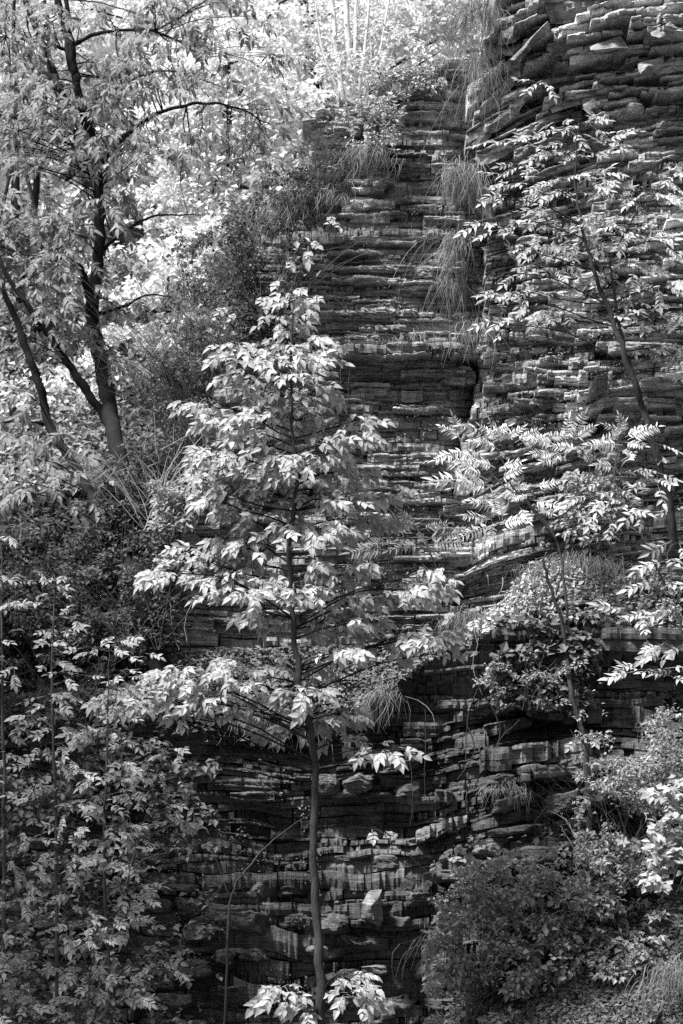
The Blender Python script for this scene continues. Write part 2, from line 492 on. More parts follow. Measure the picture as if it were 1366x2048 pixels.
def block(u0, u1, v0, v1, Y, out, mat, tilt=0.0, parent=None, name='rock_slab', label=None, depth=.3, jag=.2):
    """angular broken block: convex hull of a jittered box and a few extra corners"""
    global slab_count
    slab_count += 1
    r = np.random.default_rng(5000 + slab_count)
    um, vm, w, h = (u0 + u1) / 2, (v0 + v1) / 2, u1 - u0, v1 - v0
    k0 = .0045; W = w * k0; H = h * k0
    nx = int(np.clip(w / 3.6, 6, 30)); ny = int(np.clip(h / 3.2, 5, 16))
    x = np.linspace(-.5, .5, nx + 1); y = np.linspace(-.5, .5, ny + 1)
    X, Yg = np.meshgrid(x, y)
    z = np.zeros_like(X) - 9
    planes = [(r.normal(0, .25), r.normal(0, .25), 0)]
    for q in range(r.integers(3, 6)):          # fracture planes cut the corners away
        an = r.uniform(0, 2 * math.pi); st = r.uniform(.5, 1.8)
        planes.append((math.cos(an) * st, math.sin(an) * st * 1.2, -st * r.uniform(.12, .4) * min(W, H * 2)))
    for (a_, b_, c_) in planes:
        z = np.maximum(z, a_ * X * W + b_ * Yg * H + c_)
    nsd = slab_count * 7.3
    z = z + .035 * (fbm(X * W * 9 + nsd, Yg * H * 14, 31, 4) - .5)
    bed = np.floor((Yg * h + 3 * vn(X * w / 18 + nsd, Yg * 0, 33)) / r.uniform(4, 8))
    z = z + .022 * (h2(bed, bed * 0 + slab_count, 3) - .5) + .012 * (h2(np.floor(X * w / 11 + bed * .37), bed, 4) - .5)
    z = z + (r.random(X.shape) - .5) * .006
    ed = np.maximum(np.abs(X) * 2 - (1 - .10 * vn(Yg * 6 + nsd, X * 0, 5) - 2.5 / nx), 0) * W * .9
    z = z + ed * r.uniform(.6, 2)
    rim = (np.arange(ny + 1)[:, None] % ny == 0) | (np.arange(nx + 1)[None] % nx == 0)
    z = np.where(rim, z + .03, z)
    jx = (fbm(Yg * H * 16 + nsd, X * 2, 35, 3) - .5) * min(w * .22, 16); jy = (fbm(X * W * 9 + nsd, Yg * 1.5, 36, 3) - .5) * h * .5
    taper = 1 - np.abs(X * 2) ** r.uniform(2, 6) * r.uniform(0, .5)
    cx = r.uniform(-.25, .25) * h
    P = at(um + X * w + jx + cx * Yg, vm + Yg * h * taper + jy + tilt * X * w, Y)
    P[..., 1] += -out + z
    back = P[rim.nonzero()]
    nr, nc = X.shape
    V = P.reshape(-1, 3)
    a2 = (np.arange(nr - 1)[:, None] * nc + np.arange(nc - 1)[None]).ravel()
    F = np.stack([a2, a2 + nc, a2 + nc + 1, a2 + 1], -1)
    loop = [j for j in range(nc)] + [i * nc + nc - 1 for i in range(1, nr)] + [(nr - 1) * nc + j for j in range(nc - 2, -1, -1)] + [i * nc for i in range(nr - 2, 0, -1)]
    bk = V[loop].copy(); bk[:, 1] = Y + depth
    base = len(V); m = len(loop)
    V = np.concatenate([V, bk])
    F = np.concatenate([F, np.array([[loop[k], loop[(k + 1) % m], base + (k + 1) % m, base + k] for k in range(m)])])
    org = V.mean(0)
    me = mesh_np(name, V - org, F, mat)
    if parent is False:
        o = link(name, me, None); o.location = org
    else:
        par = cliff if parent is None else parent
        o = link(name, me, par); o.location = org - np.array(par.location)
    if label: o['label'] = label
    return o

DA = lambda u, v: float(profile_A(np.array(float(u)), np.array(float(v))))
DB = lambda u, v: float(profile_B(np.array(float(u)), np.array(float(v))))
DC = lambda u, v: float(profile_C(np.array(float(u)), np.array(float(v))))

# prominent slabs of the centre wall
for (a, b, c, d, out) in [(606, 735, 258, 272, .4), (622, 722, 273, 286, .38), (632, 748, 238, 252, .36), (690, 760, 214, 224, .2), (664, 735, 226, 236, .26), (640, 700, 288, 300, .3), (590, 680, 345, 360, .3), (560, 660, 392, 408, .3), (655, 772, 697, 722, .28), (774, 862, 696, 724, .30), (864, 938, 694, 721, .27), (790, 935, 668, 694, .16), (690, 788, 672, 692, .12),
                          (650, 720, 205, 232, .22), (640, 716, 234, 262, .3), (626, 700, 262, 284, .34), (700, 770, 300, 322, .2), (790, 880, 192, 206, .15), (800, 905, 212, 224, .18),
                          (805, 890, 232, 246, .22), (870, 950, 122, 140, .18), (868, 940, 146, 158, .15), (800, 860, 330, 355, .1), (862, 925, 332, 358, .12),
                          (700, 790, 405, 420, .13), (792, 880, 398, 414, .16), (700, 780, 432, 446, .1), (690, 850, 475, 486, .1), (700, 800, 560, 572, .12), (640, 720, 628, 644, .2), (722, 790, 622, 642, .18),
                          (735, 812, 912, 936, .14), (814, 885, 908, 932, .13), (760, 900, 965, 985, .12), (960, 1040, 718, 760, .1), (700, 780, 770, 784, .12), (880, 950, 750, 775, .2), (820, 880, 1040, 1052, .12),
                          (720, 830, 1090, 1102, .12), (560, 700, 1130, 1142, .1), (420, 520, 1120, 1134, .14), (330, 420, 1160, 1176, .12), (400, 540, 1200, 1212, .12), (620, 760, 1250, 1262, .1),
                          (380, 440, 1055, 1070, .2), (350, 400, 1075, 1098, .25), (500, 650, 1222, 1232, .1)]:
    plate(a, b, c, d, DA((a + b) / 2, (c + d) / 2), out, M_ROCK)
# tilted slabs at the top of the right wall
for (a, b, c, d, out, t, m) in [(1000, 1062, -50, 30, .5, -.25, 0), (1085, 1230, -40, 42, .62, -.12, 1), (1225, 1300, -60, -5, .5, -.1, 0), (1290, 1420, -40, 22, .45, -.05, 0), (1062, 1100, -20, 30, .4, -.3, 0),
                             (998, 1052, 52, 92, .5, -.5, 1), (1000, 1070, 92, 122, .42, -.55, 1), (1010, 1120, 110, 170, .25, -1.1, 1), (948, 1040, 140, 200, .36, -1.05, 1), (960, 1050, 206, 236, .3, -.9, 1), (945, 1020, 240, 282, .36, -.95, 1), (965, 1050, 290, 318, .3, -.7, 1),
                             (1120, 1190, 60, 84, .3, -.3, 0), (1190, 1262, 46, 66, .42, -.35, 1), (1268, 1366, 52, 72, .42, -.2, 0), (1300, 1400, 72, 96, .3, -.1, 0),
                             (1150, 1246, 112, 138, .4, -.35, 1), (1240, 1300, 108, 126, .4, -.1, 1), (1300, 1352, 84, 100, .55, .3, 1), (1105, 1160, 92, 112, .3, -.3, 0), (1060, 1150, 168, 192, .25, -.6, 0),
                             (1098, 1170, 200, 228, .42, -.35, 1), (1160, 1262, 190, 208, .36, -.2, 1), (1278, 1330, 150, 176, .45, -.1, 1), (1330, 1410, 130, 156, .3, -.1, 0), (1200, 1270, 158, 174, .3, -.15, 1), (1190, 1260, 212, 226, .3, -.1, 1),
                             (1040, 1110, 290, 312, .26, -.7, 1), (1040, 1130, 246, 268, .25, -.8, 0), (1060, 1120, 560, 590, .2, -.2, 0), (1110, 1165, 590, 615, .2, .1, 0), (1000, 1060, 640, 665, .2, .1, 0), (1070, 1130, 660, 690, .22, .3, 0),
                             (1165, 1210, 784, 812, .36, -.2, 1), (1212, 1262, 780, 806, .3, -.35, 1), (1150, 1235, 812, 832, .42, -.55, 1), (1240, 1330, 800, 830, .25, 0, 1), (1290, 1400, 760, 790, .3, 0, 1),
                             (950, 1030, 905, 925, .2, -.1, 0), (1010, 1090, 930, 950, .22, -.3, 0), (1030, 1110, 985, 1002, .22, -.45, 0), (900, 980, 1010, 1024, .2, -.15, 0), (1060, 1130, 880, 900, .2, -.5, 0),
                             (1100, 1180, 1040, 1060, .3, -.4, 1), (1180, 1260, 600, 620, .2, 0, 1), (1230, 1330, 690, 712, .2, 0, 1), (980, 1040, 770, 790, .2, 0, 0), (1040, 1100, 800, 824, .2, .1, 0)]:
    plate(a - 14, b + 16, c + (d - c) * .2, d - (d - c) * .15, DB((a + b) / 2, (c + d) / 2), out, M_ROCKR if m else M_ROCK, tilt=t * .5)
for k in range(70):      # crumbly rock of the corner between the walls
    u = rng.uniform(965, 1160); v = rng.uniform(440, 880); w = rng.uniform(16, 50); h = rng.uniform(6, 16)
    plate(u, u + w, v, v + h, DB(u, v), rng.uniform(.1, .3), M_ROCK, tilt=rng.normal(0, .12))
for k in range(75):      # broken ledges of the upper right
    u = rng.uniform(990, 1380); v = rng.uniform(-20, 300); w = rng.uniform(30, 130); h = rng.uniform(3, 9)
    g = float(warp_B(np.array(u + 20), np.array(v)) - warp_B(np.array(u - 20), np.array(v))) / 40
    plate(u - w / 2, u + w / 2, v, v + h, DB(u, v), rng.uniform(.15, .42), M_ROCKR, tilt=float(np.clip(g * .7, -.5, .1)) + rng.normal(0, .09))
def facet_rock(pts, Y, out, back, mat):
    """large flat faced block: hull of hand placed corners (u, v, metres in front of the face)"""
    bm = bmesh.new()
    P = np.array([at(u_, v_, Y - d_ + .13) for u_, v_, d_ in pts] + [at(u_, v_, Y + back) for u_, v_, d_ in pts]); org = P.mean(0)
    for p in P: bm.verts.new(p - org)
    bmesh.ops.convex_hull(bm, input=list(bm.verts))
    bmesh.ops.delete(bm, geom=[v_ for v_ in bm.verts if not v_.link_faces], context='VERTS')
    bmesh.ops.triangulate(bm, faces=bm.faces)
    bmesh.ops.subdivide_edges(bm, edges=list(bm.edges), cuts=2, use_grid_fill=True)
    for v_ in bm.verts: v_.co += Vector(rng.normal(0, .006, 3))
    me = bpy.data.meshes.new('rock_slab'); bm.to_mesh(me); bm.free(); me.materials.append(mat)
    o = link('rock_slab', me, cliff); o.location = org - np.array(cliff.location)
for pts in [[(1090, -60, .5), (1250, -60, .5), (1262, 8, .62), (1180, 42, .7), (1100, 46, .6), (1092, 14, .72), (1150, 6, .8)],
            [(998, 58, .5), (1040, 46, .55), (1054, 66, .5), (1030, 84, .62), (996, 92, .5), (1010, 74, .66)],
            [(998, 92, .45), (1046, 84, .55), (1048, 104, .5), (1020, 112, .6), (1000, 108, .5)],
            [(1096, 42, .5), (1100, 60, .42), (1040, 122, .45), (1022, 118, .42), (1060, 80, .55)],
            [(1006, 118, .5), (1030, 138, .42), (1000, 150, .55), (962, 196, .45), (966, 160, .52)],
            [(966, 206, .48), (1022, 152, .4), (1030, 166, .4), (975, 226, .42), (956, 236, .44)],
            [(1000, 238, .42), (1046, 190, .36), (1052, 204, .36), (1004, 258, .4), (980, 268, .42), (975, 254, .5)],
            [(944, 288, .45), (1000, 226, .4), (1006, 242, .36), (960, 300, .4)],
            [(950, 318, .42), (1010, 282, .36), (1040, 284, .34), (1010, 312, .4), (962, 332, .44)],
            [(1170, 92, .4), (1240, 70, .45), (1256, 96, .55), (1200, 104, .46), (1180, 100, .52)],
            [(1104, 100, .4), (1160, 74, .4), (1172, 96, .46), (1130, 116, .42)],
            [(1276, 128, .5), (1326, 112, .45), (1330, 130, .55), (1310, 146, .5), (1280, 150, .6), (1296, 132, .66)],
            [(1300, 66, .5), (1340, 44, .5), (1358, 58, .5), (1320, 76, .56)],
            [(1098, 216, .45), (1150, 182, .45), (1210, 166, .4), (1214, 178, .4), (1170, 208, .5), (1104, 226, .5)],
            [(1160, 200, .42), (1250, 162, .42), (1262, 176, .42), (1172, 222, .46)]]:
    facet_rock(pts, DB(pts[0][0], pts[0][1]), 0, .3, M_FACET)
# random smaller slabs on both walls, following the bedding
for k in range(70):
    u = rng.uniform(660, 930); v = rng.uniform(240, 1260)
    w = rng.uniform(40, 120); h = rng.uniform(5, 14)
    plate(u - w / 2, u + w / 2, v, v + h, DA(u, v), rng.uniform(.1, .2), M_ROCK)
for k in range(85):
    u = rng.uniform(1000, 1370); v = rng.uniform(240, 1050)
    w = rng.uniform(35, 110); h = rng.uniform(5, 15)
    g0 = float(warp_B(np.array(u - 20), np.array(v))); g1 = float(warp_B(np.array(u + 20), np.array(v)))
    plate(u - w / 2, u + w / 2, v, v + h, DB(u, v), rng.uniform(.12, .28), M_ROCKR, tilt=np.clip((g1 - g0) / 40, -.9, .3))
# lower wall : courses of thick blocks
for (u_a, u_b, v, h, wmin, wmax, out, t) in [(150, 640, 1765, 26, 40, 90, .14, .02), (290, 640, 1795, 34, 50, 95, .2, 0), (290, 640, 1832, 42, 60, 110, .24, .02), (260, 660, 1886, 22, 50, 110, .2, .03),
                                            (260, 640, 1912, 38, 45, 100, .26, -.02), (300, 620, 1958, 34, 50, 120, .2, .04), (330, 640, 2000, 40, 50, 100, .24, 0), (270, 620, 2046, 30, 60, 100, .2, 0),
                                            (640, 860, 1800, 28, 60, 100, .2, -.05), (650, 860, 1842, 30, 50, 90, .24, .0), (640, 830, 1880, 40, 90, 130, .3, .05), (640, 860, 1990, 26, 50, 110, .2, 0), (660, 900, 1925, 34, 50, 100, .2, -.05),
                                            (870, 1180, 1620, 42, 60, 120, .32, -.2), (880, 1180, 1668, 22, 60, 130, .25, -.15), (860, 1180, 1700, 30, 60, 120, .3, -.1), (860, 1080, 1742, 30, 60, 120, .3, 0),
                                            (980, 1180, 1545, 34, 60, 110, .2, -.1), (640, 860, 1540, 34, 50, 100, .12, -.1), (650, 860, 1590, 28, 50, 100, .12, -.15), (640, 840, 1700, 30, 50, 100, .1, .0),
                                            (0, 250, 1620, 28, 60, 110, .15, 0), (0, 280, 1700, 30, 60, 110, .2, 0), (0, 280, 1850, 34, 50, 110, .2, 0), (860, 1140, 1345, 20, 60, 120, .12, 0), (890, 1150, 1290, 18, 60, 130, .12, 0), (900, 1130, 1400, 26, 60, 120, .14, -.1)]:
    u = u_a + rng.uniform(-20, 20)
    while u < u_b:
        w = rng.uniform(wmin, wmax)
        hh = h * rng.uniform(.45, 1.15); vv = v + t * (u - u_a) + rng.uniform(-.35, .35) * h
        if rng.random() < .8:
            block(u, u + w - 2, vv, vv + hh, DC(u + w / 2, vv), out * rng.uniform(.25, .8), M_BLOCK, tilt=t + rng.normal(0, .05))
        u += w
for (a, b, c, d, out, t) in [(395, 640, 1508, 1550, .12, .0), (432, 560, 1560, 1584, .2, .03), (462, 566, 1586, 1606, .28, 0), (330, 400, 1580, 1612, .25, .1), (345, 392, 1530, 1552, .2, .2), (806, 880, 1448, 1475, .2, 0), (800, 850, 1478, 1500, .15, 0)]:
    plate(a, b, c, d, DC((a + b) / 2, c), out, M_SHADED if a == 395 else M_BLOCK, tilt=t)
for (a, b, c, d, out, t) in [(1015, 1100, 1490, 1530, .35, -.1), (1102, 1180, 1478, 1520, .3, -.15), (960, 1020, 1500, 1545, .3, -.1), (1040, 1130, 1535, 1562, .42, -.1), (1060, 1170, 1428, 1446, .4, .1), (965, 1060, 1445, 1470, .3, -.2),
                             (872, 930, 1640, 1668, .5, -.35), (832, 880, 1655, 1680, .42, -.3), (870, 905, 1582, 1606, .3, .1), (1200, 1366, 1262, 1310, .3, .02), (1120, 1200, 1420, 1450, .3, 0)]:
    plate(a, b, c, d, DC((a + b) / 2, c), out, M_PALEB if a in (1015, 1102, 832, 872) else M_BLOCK, tilt=t * .9, beds=2)

for k in range(26):
    u = rng.uniform(1040, 1400); vt_, ve_ = float(interp(u, C_TOP)), float(interp(u, C_EDGE)); v = vt_ + (ve_ - vt_) * rng.uniform(.1, .95)
    plate(u, u + rng.uniform(16, 60), v, v + rng.uniform(4, 12), DC(u, v), rng.uniform(.08, .2), M_ROCKR, tilt=rng.normal(-.1, .15))
# the 300 largest slabs stay single parts, the small ones become one joined part
def face_area(o):
    n = len(o.data.vertices); a = np.empty(n * 3, np.float32); o.data.vertices.foreach_get('co', a); a = a.reshape(-1, 3)
    e = a.max(0) - a.min(0); return float(e[0] * e[2])
slabs = sorted([o for o in COL.objects if o.parent == cliff and o.name.startswith('rock_slab')], key=face_area, reverse=True)
by_mat = {}
V = []; F = []; MI = []; mats_ = []; c_ = 0
for o in slabs[300:]:
    me = o.data; n = len(me.vertices); a = np.empty(n * 3, np.float32); me.vertices.foreach_get('co', a)
    V.append(a.reshape(-1, 3) + np.array(o.location) + np.array(cliff.location))
    m = me.materials[0]
    if m not in mats_: mats_.append(m)
    for p in me.polygons:
        q = list(p.vertices)
        F.append([x + c_ for x in (q if len(q) == 4 else q + [q[2]])]); MI.append(mats_.index(m))
    c_ += n
    bpy.data.objects.remove(o); bpy.data.meshes.remove(me)
if V:
    tri = [f[:3] for f in F if f[3] == f[2]] + [[f[0], f[1], f[2]] for f in F if f[3] != f[2]] + [[f[0], f[2], f[3]] for f in F if f[3] != f[2]]
    mi_ = [m for f, m in zip(F, MI) if f[3] == f[2]] + [m for f, m in zip(F, MI) if f[3] != f[2]] * 2
    child_loc(link('small_slabs', mesh_np('small_slabs', np.concatenate(V), np.array(tri), mats_, mat_idx=mi_), cliff, 'stuff'), cliff)
# loose boulder lodged in the lower wall
slab_count = 13
bm = bmesh.new()
bp_ = np.array([at(u_, v_, DC(745, 1810) + d_) for u_, v_, d_ in [(738, 1782, -.42), (764, 1778, -.28), (757, 1797, -.50), (766, 1842, -.36), (760, 1852, -.30), (722, 1838, -.46), (724, 1806, -.52), (741, 1812, -.60), (748, 1838, -.55), (735, 1790, .1), (762, 1840, .1), (728, 1830, .1)]])
borg = bp_.mean(0)
for p in bp_: bm.verts.new(p - borg)
bmesh.ops.convex_hull(bm, input=list(bm.verts))
bmesh.ops.subdivide_edges(bm, edges=list(bm.edges), cuts=3, use_grid_fill=True)
for v_ in bm.verts:
    v_.co += Vector((rng.normal(0, .0025), rng.normal(0, .0025), rng.normal(0, .0025)))
bme = bpy.data.meshes.new('boulder'); bm.to_mesh(bme); bm.free(); bme.materials.append(M_PALE)
bo = link('boulder', bme, None, None, borg)
tag(bo, 'pale angular boulder jutting from the dark lower wall right of the thin trunk', 'boulder')
tag(block(1172, 1206, 778, 808, DB(1190, 800), .62, M_PALE, parent=False, name='boulder', depth=-.2, tilt=-.3), 'small white rock lying on the lip above the little cave', 'boulder')

# ------------------------------------------------------------------ ground, hillside
def sheet(name, u0, u1, v0, v1, nu, nv, Yf, amp, mat, seed, fx=None):
    u = np.linspace(u0, u1, nu); v = np.linspace(v0, v1, nv)
    U, V = np.meshgrid(u, v)
    if fx is not None: U, V = fx(U, V)
    P = at(U, V, Yf(U, V)); P[..., 1] += amp * (fbm(U / 60, V / 40, seed, 5) - .5)
    P[..., 2] += amp * .4 * (fbm(U / 35, V / 35, seed + 3, 4) - .5)
    a = (np.arange(nv - 1)[:, None] * nu + np.arange(nu - 1)[None]).ravel()
    return mesh_np(name, P.reshape(-1, 3), np.stack([a, a + nu, a + nu + 1, a + 1], -1), mat, smooth=True)

HILL_Y = lambda U, V: interp(V, [(560, 33), (700, 30), (850, 28), (1000, 25.6), (1250, 24.0), (1480, 23.0)]) + 0 * U
hill = link('hillside', sheet('hillside', -500, 640, 640, 1480, 120, 120, HILL_Y, .8, M_SOIL, 41), None, 'structure')
def BACK_Y(U, V): return 40 + (900 - V) * .012 + 0 * U
back = link('far_hillside', sheet('far_hillside', -900, 2300, 250, 1150, 120, 60, BACK_Y, 3, M_SOIL, 43), None, 'structure')
gv = np.array([[-400, -200, 0], [400, -200, 0], [400, 900, 0], [-400, 900, 0]], float)
link('ground', mesh_np('ground', gv, np.array([[0, 1, 2, 3]]), M_SOIL), None, 'structure')

BANK = [(780, 2130), (860, 2020), (940, 1900), (1010, 1850), (1100, 1800), (1200, 1770), (1300, 1745), (1460, 1720)]
def bank_fx(U, V):
    t = (V - 1700) / (2160 - 1700)
    top = interp(U, BANK)
    return U, top + (2190 - top) * t
BANK_Y = lambda U, V: 22.35 - np.clip((V - interp(U, BANK)) / 400, 0, 1.2) * 1.9 - np.clip((U - 900) / 500, 0, 1) * .3
bank = link('bank', sheet('bank', 790, 1460, 1700, 2160, 160, 90, BANK_Y, .35, M_SOIL, 47, bank_fx), None, 'structure')

# ------------------------------------------------------------------ leaves
def leaflet(L, W, droop, fold):
    """pointed leaflet along +X, 8 vertices, folded on the midrib and drooping"""
    xs = np.array([0, .3, .65, 1.0]) * L
    z = -droop * (xs / L) ** 1.7 * L
    w = np.array([0, .5, .38, 0]) * W
    up = fold * w
    v = [(xs[0], 0, z[0])]
    for k in (1, 2):
        v += [(xs[k], -w[k], z[k] + up[k]), (xs[k], 0, z[k]), (xs[k], w[k], z[k] + up[k])]
    v.append((xs[3], 0, z[3]))
    f = [(0, 1, 2), (0, 2, 3), (1, 4, 5), (1, 5, 2), (2, 5, 6), (2, 6, 3), (4, 7, 5), (5, 7, 6)]
    return np.array(v), np.array(f)

def compound(npairs, Lr, L, W, droop, seed, spread=.9, stalk=True):
    r = np.random.default_rng(seed)
    V = []; F = []; n = 0
    def rach(t): return np.array([t * Lr, 0, -.22 * Lr * t ** 2])
    items = [(1.0, 0.0, 1.15)]
    for k in range(npairs):
        t = 1 - (k + .75) / (npairs + .9) * .85
        for s in (-1, 1):
            items.append((t, s * spread * r.uniform(.75, 1.15), 1.05 - .12 * k if npairs < 5 else (.55 + .55 * math.sin(math.pi * (.15 + .75 * t)))))
    for t, ang, sc in items:
        v, f = leaflet(L * sc * r.uniform(.88, 1.12), W * sc * r.uniform(.88, 1.1), droop * r.uniform(.5, 1.6), r.uniform(.1, .45))
        roll = r.normal(0, .22) ; pit = r.normal(.12, .2)
        v = v @ np.array([[1, 0, 0], [0, math.cos(roll), math.sin(roll)], [0, -math.sin(roll), math.cos(roll)]])
        v = v @ np.array([[math.cos(pit), 0, -math.sin(pit)], [0, 1, 0], [math.sin(pit), 0, math.cos(pit)]])
        v = v @ np.array([[math.cos(ang), math.sin(ang), 0], [-math.sin(ang), math.cos(ang), 0], [0, 0, 1]])
        V.append(v + rach(t)); F.append(f + n); n += len(v)
    if stalk:
        q = max(.0016, L * .018)
        for k in range(3):
            a = rach(k / 3); b = rach((k + 1) / 3)
            V.append(np.array([a + (0, -q, 0), a + (0, q, 0), b + (0, q, 0), b + (0, -q, 0)])); F.append(np.array([[0, 1, 2], [0, 2, 3]]) + n); n += 4
    return np.concatenate(V), np.concatenate(F)

def leaf_family(n, npairs, Lr, L, W, droop, seed, spread=.9):
    return [compound(npairs[k % len(npairs)], Lr * random.uniform(.85, 1.1), L, W, droop, seed + k, spread) for k in range(n)]

FAM = {
    'hick': leaf_family(18, [2, 3, 2, 3, 1], .17, .092, .056, .36, 10),
    'left': leaf_family(10, [3, 2, 3], .21, .118, .046, .42, 40),
    'sap': leaf_family(10, [3, 2, 4], .155, .064, .033, .18, 70, 1.0),
    'right': leaf_family(10, [3, 4, 3], .24, .085, .034, .25, 100, .95),
    'rnd': leaf_family(6, [2, 3], .12, .06, .046, .15, 130, 1.1),
    'sumac': leaf_family(8, [10, 11, 9], .44, .115, .027, .25, 160, 1.25),
}
FMESH = {}
def fam_mesh(fam, k, mat):
    key = (fam, k, mat.name)
    if key not in FMESH:
        v, f = FAM[fam][k]
        FMESH[key] = mesh_np('leaf', v, f, mat)
    return FMESH[key]

def frames(dirs, nrm):
    x = dirs / np.linalg.norm(dirs, axis=1)[:, None]
    z = nrm - (nrm * x).sum(1)[:, None] * x
    z /= np.linalg.norm(z, axis=1)[:, None] + 1e-9
    y = np.cross(z, x)
    return np.stack([x, y, z], -1)        # columns

def put_leaves(parent, fam, mat, pos, dirs, nrm, size, limit=300, stuff_name='foliage'):
    """the nearest/largest as leaf objects, the rest as one joined part"""
    pos = np.asarray(pos); n = len(pos)
    if n == 0: return
    fr = frames(np.asarray(dirs), np.asarray(nrm))
    kk = rng.integers(0, len(FAM[fam]), n)
    order = np.argsort(pos[:, 1] - size * .8)
    pl = np.array(parent.location)
    for j in order[:limit]:
        M = Matrix.Identity(4)
        for a in range(3):
            for b in range(3): M[a][b] = fr[j, a, b] * size[j]
            M[a][3] = pos[j, a] - pl[a]
        o = bpy.data.objects.new('leaf', fam_mesh(fam, int(kk[j]), mat)); COL.objects.link(o)
        o.parent = parent; o.matrix_basis = M
    rest = order[limit:]
    if len(rest):
        V = []; F = []; c = 0
        for j in rest:
            v, f = FAM[fam][kk[j]]
            V.append((v * size[j]) @ fr[j].T + pos[j]); F.append(f + c); c += len(v)
        child_loc(link(stuff_name, mesh_np(stuff_name, np.concatenate(V), np.concatenate(F), mat), parent, 'stuff'), parent)

def cluster_leaves(c, ru, rv, n, Y, root_u, lean=.55, down=.45, face=.75, dY=.35, s0=.68, s1=1.2):
    """leaf bases, directions and normals for one spray (pixels) around c"""
    u, v = c
    a = rng.uniform(0, 2 * math.pi, n); q = np.sqrt(rng.uniform(0, 1, n))
    uu = u + ru * q * np.cos(a); vv = v + rv * q * np.sin(a) - rv * .3
    yy = Y + rng.uniform(-dY, dY, n)
    p = at(uu, vv, yy)
    side = np.sign(u - root_u) if abs(u - root_u) > 12 else 0
    dx = side * lean + rng.normal(0, .55, n) + (uu - u) / max(ru, 1) * .5
    dy = -rng.uniform(.1, .9, n); dz = -down + rng.normal(0, .22, n)
    d = np.stack([dx, dy, dz], -1)
    nr = np.stack([rng.normal(0, .3, n), -face + rng.normal(0, .25, n), np.full(n, .8)], -1)
    return p, d, nr, rng.uniform(s0, s1, n)

def tree(name, label, cat, stems, clusters, fam, mat, bark, twigmat, group=None, dens=1.0, limit=300, leafarea=620, down=.45, face=.75, dY=.35, size=1.0, brr=.010, lean=.55, branch_sides=5, rise=.35, extra=None):
    """stems: list of [ (u,v,Y,radius_m) ... ]; clusters: (u,v,ru,rv) or (u,v,ru,rv,Y)"""
    base = at(*[stems[0][0][k] for k in (0, 1)], stems[0][0][2])
    t = thing(name, label, cat, tuple(base), group)
    paths = []
    for si, st in enumerate(stems):
        P = at([s[0] for s in st], [s[1] for s in st], [s[2] for s in st])
        n = max(6, len(st) * 7)
        c = curve_pts(P, n, jit=.004 + st[0][3] * .12)
        rr = np.interp(np.linspace(0, len(st) - 1, n), range(len(st)), [s[3] for s in st])
        rr = rr * (1 + rng.normal(0, .06, n))
        tb = Tubes(); tb.add(c, rr, 10 if st[0][3] > .02 else 6)
        tb.obj('trunk' if si == 0 else 'stem', bark, t)
        paths.append((c, rr))
    allp = np.concatenate([p for p, _ in paths]); allr = np.concatenate([r for _, r in paths])
    tw = Tubes(); L = [[], [], [], []]; nb = 0
    for cl in clusters:
        u, v, ru, rv = cl[:4]
        Y = cl[4] if len(cl) > 4 else stems[0][0][2] + rng.uniform(-dY, dY)
        cp = at(u, v, Y)
        # attach to the trunk a little below the spray
        if name == 'young_tree': rv *= .85
        cost = np.abs(allp[:, 0] - cp[0]) + np.abs(allp[:, 2] - (cp[2] - abs(allp[:, 0] - cp[0]) * rise)) * 1.6
        j = int(np.argmin(cost)); a = allp[j]
        m = (a + cp) / 2 + np.array([0, 0, abs(cp[0] - a[0]) * .06]) + rng.normal(0, .03, 3)
        c = curve_pts([a, m, cp], 9, jit=.006)
        r0 = min(allr[j] * .6, brr)
        b = Tubes(); b.add(c, np.linspace(r0, .0035, 9), branch_sides); b.obj('branch', twigmat, t); nb += 1
        n = max(2, int(round(ru * rv * math.pi / leafarea * dens)))
        p, d, nr, s = cluster_leaves((u, v), ru, rv, n, Y, 683 + a[0] / a[1] / HALF * 1024 * CP, down=down, face=face, dY=.22, lean=lean)
        for k in range(n):
            q = c[rng.integers(4, 9)]
            mid = (q + p[k]) / 2 + np.array([0, 0, .02])
            tw.add(curve_pts([q, mid, p[k]], 4), np.linspace(.003, .0016, 4), 3)
        for k, x in enumerate((p, d, nr, s * size)): L[k].append(x)
    if tw.n: tw.obj('twigs', twigmat, t, 'stuff')
    if L[0]:
        put_leaves(t, fam, mat, np.concatenate(L[0]), np.concatenate(L[1]), np.concatenate(L[2]), np.concatenate(L[3]), limit)
    return t

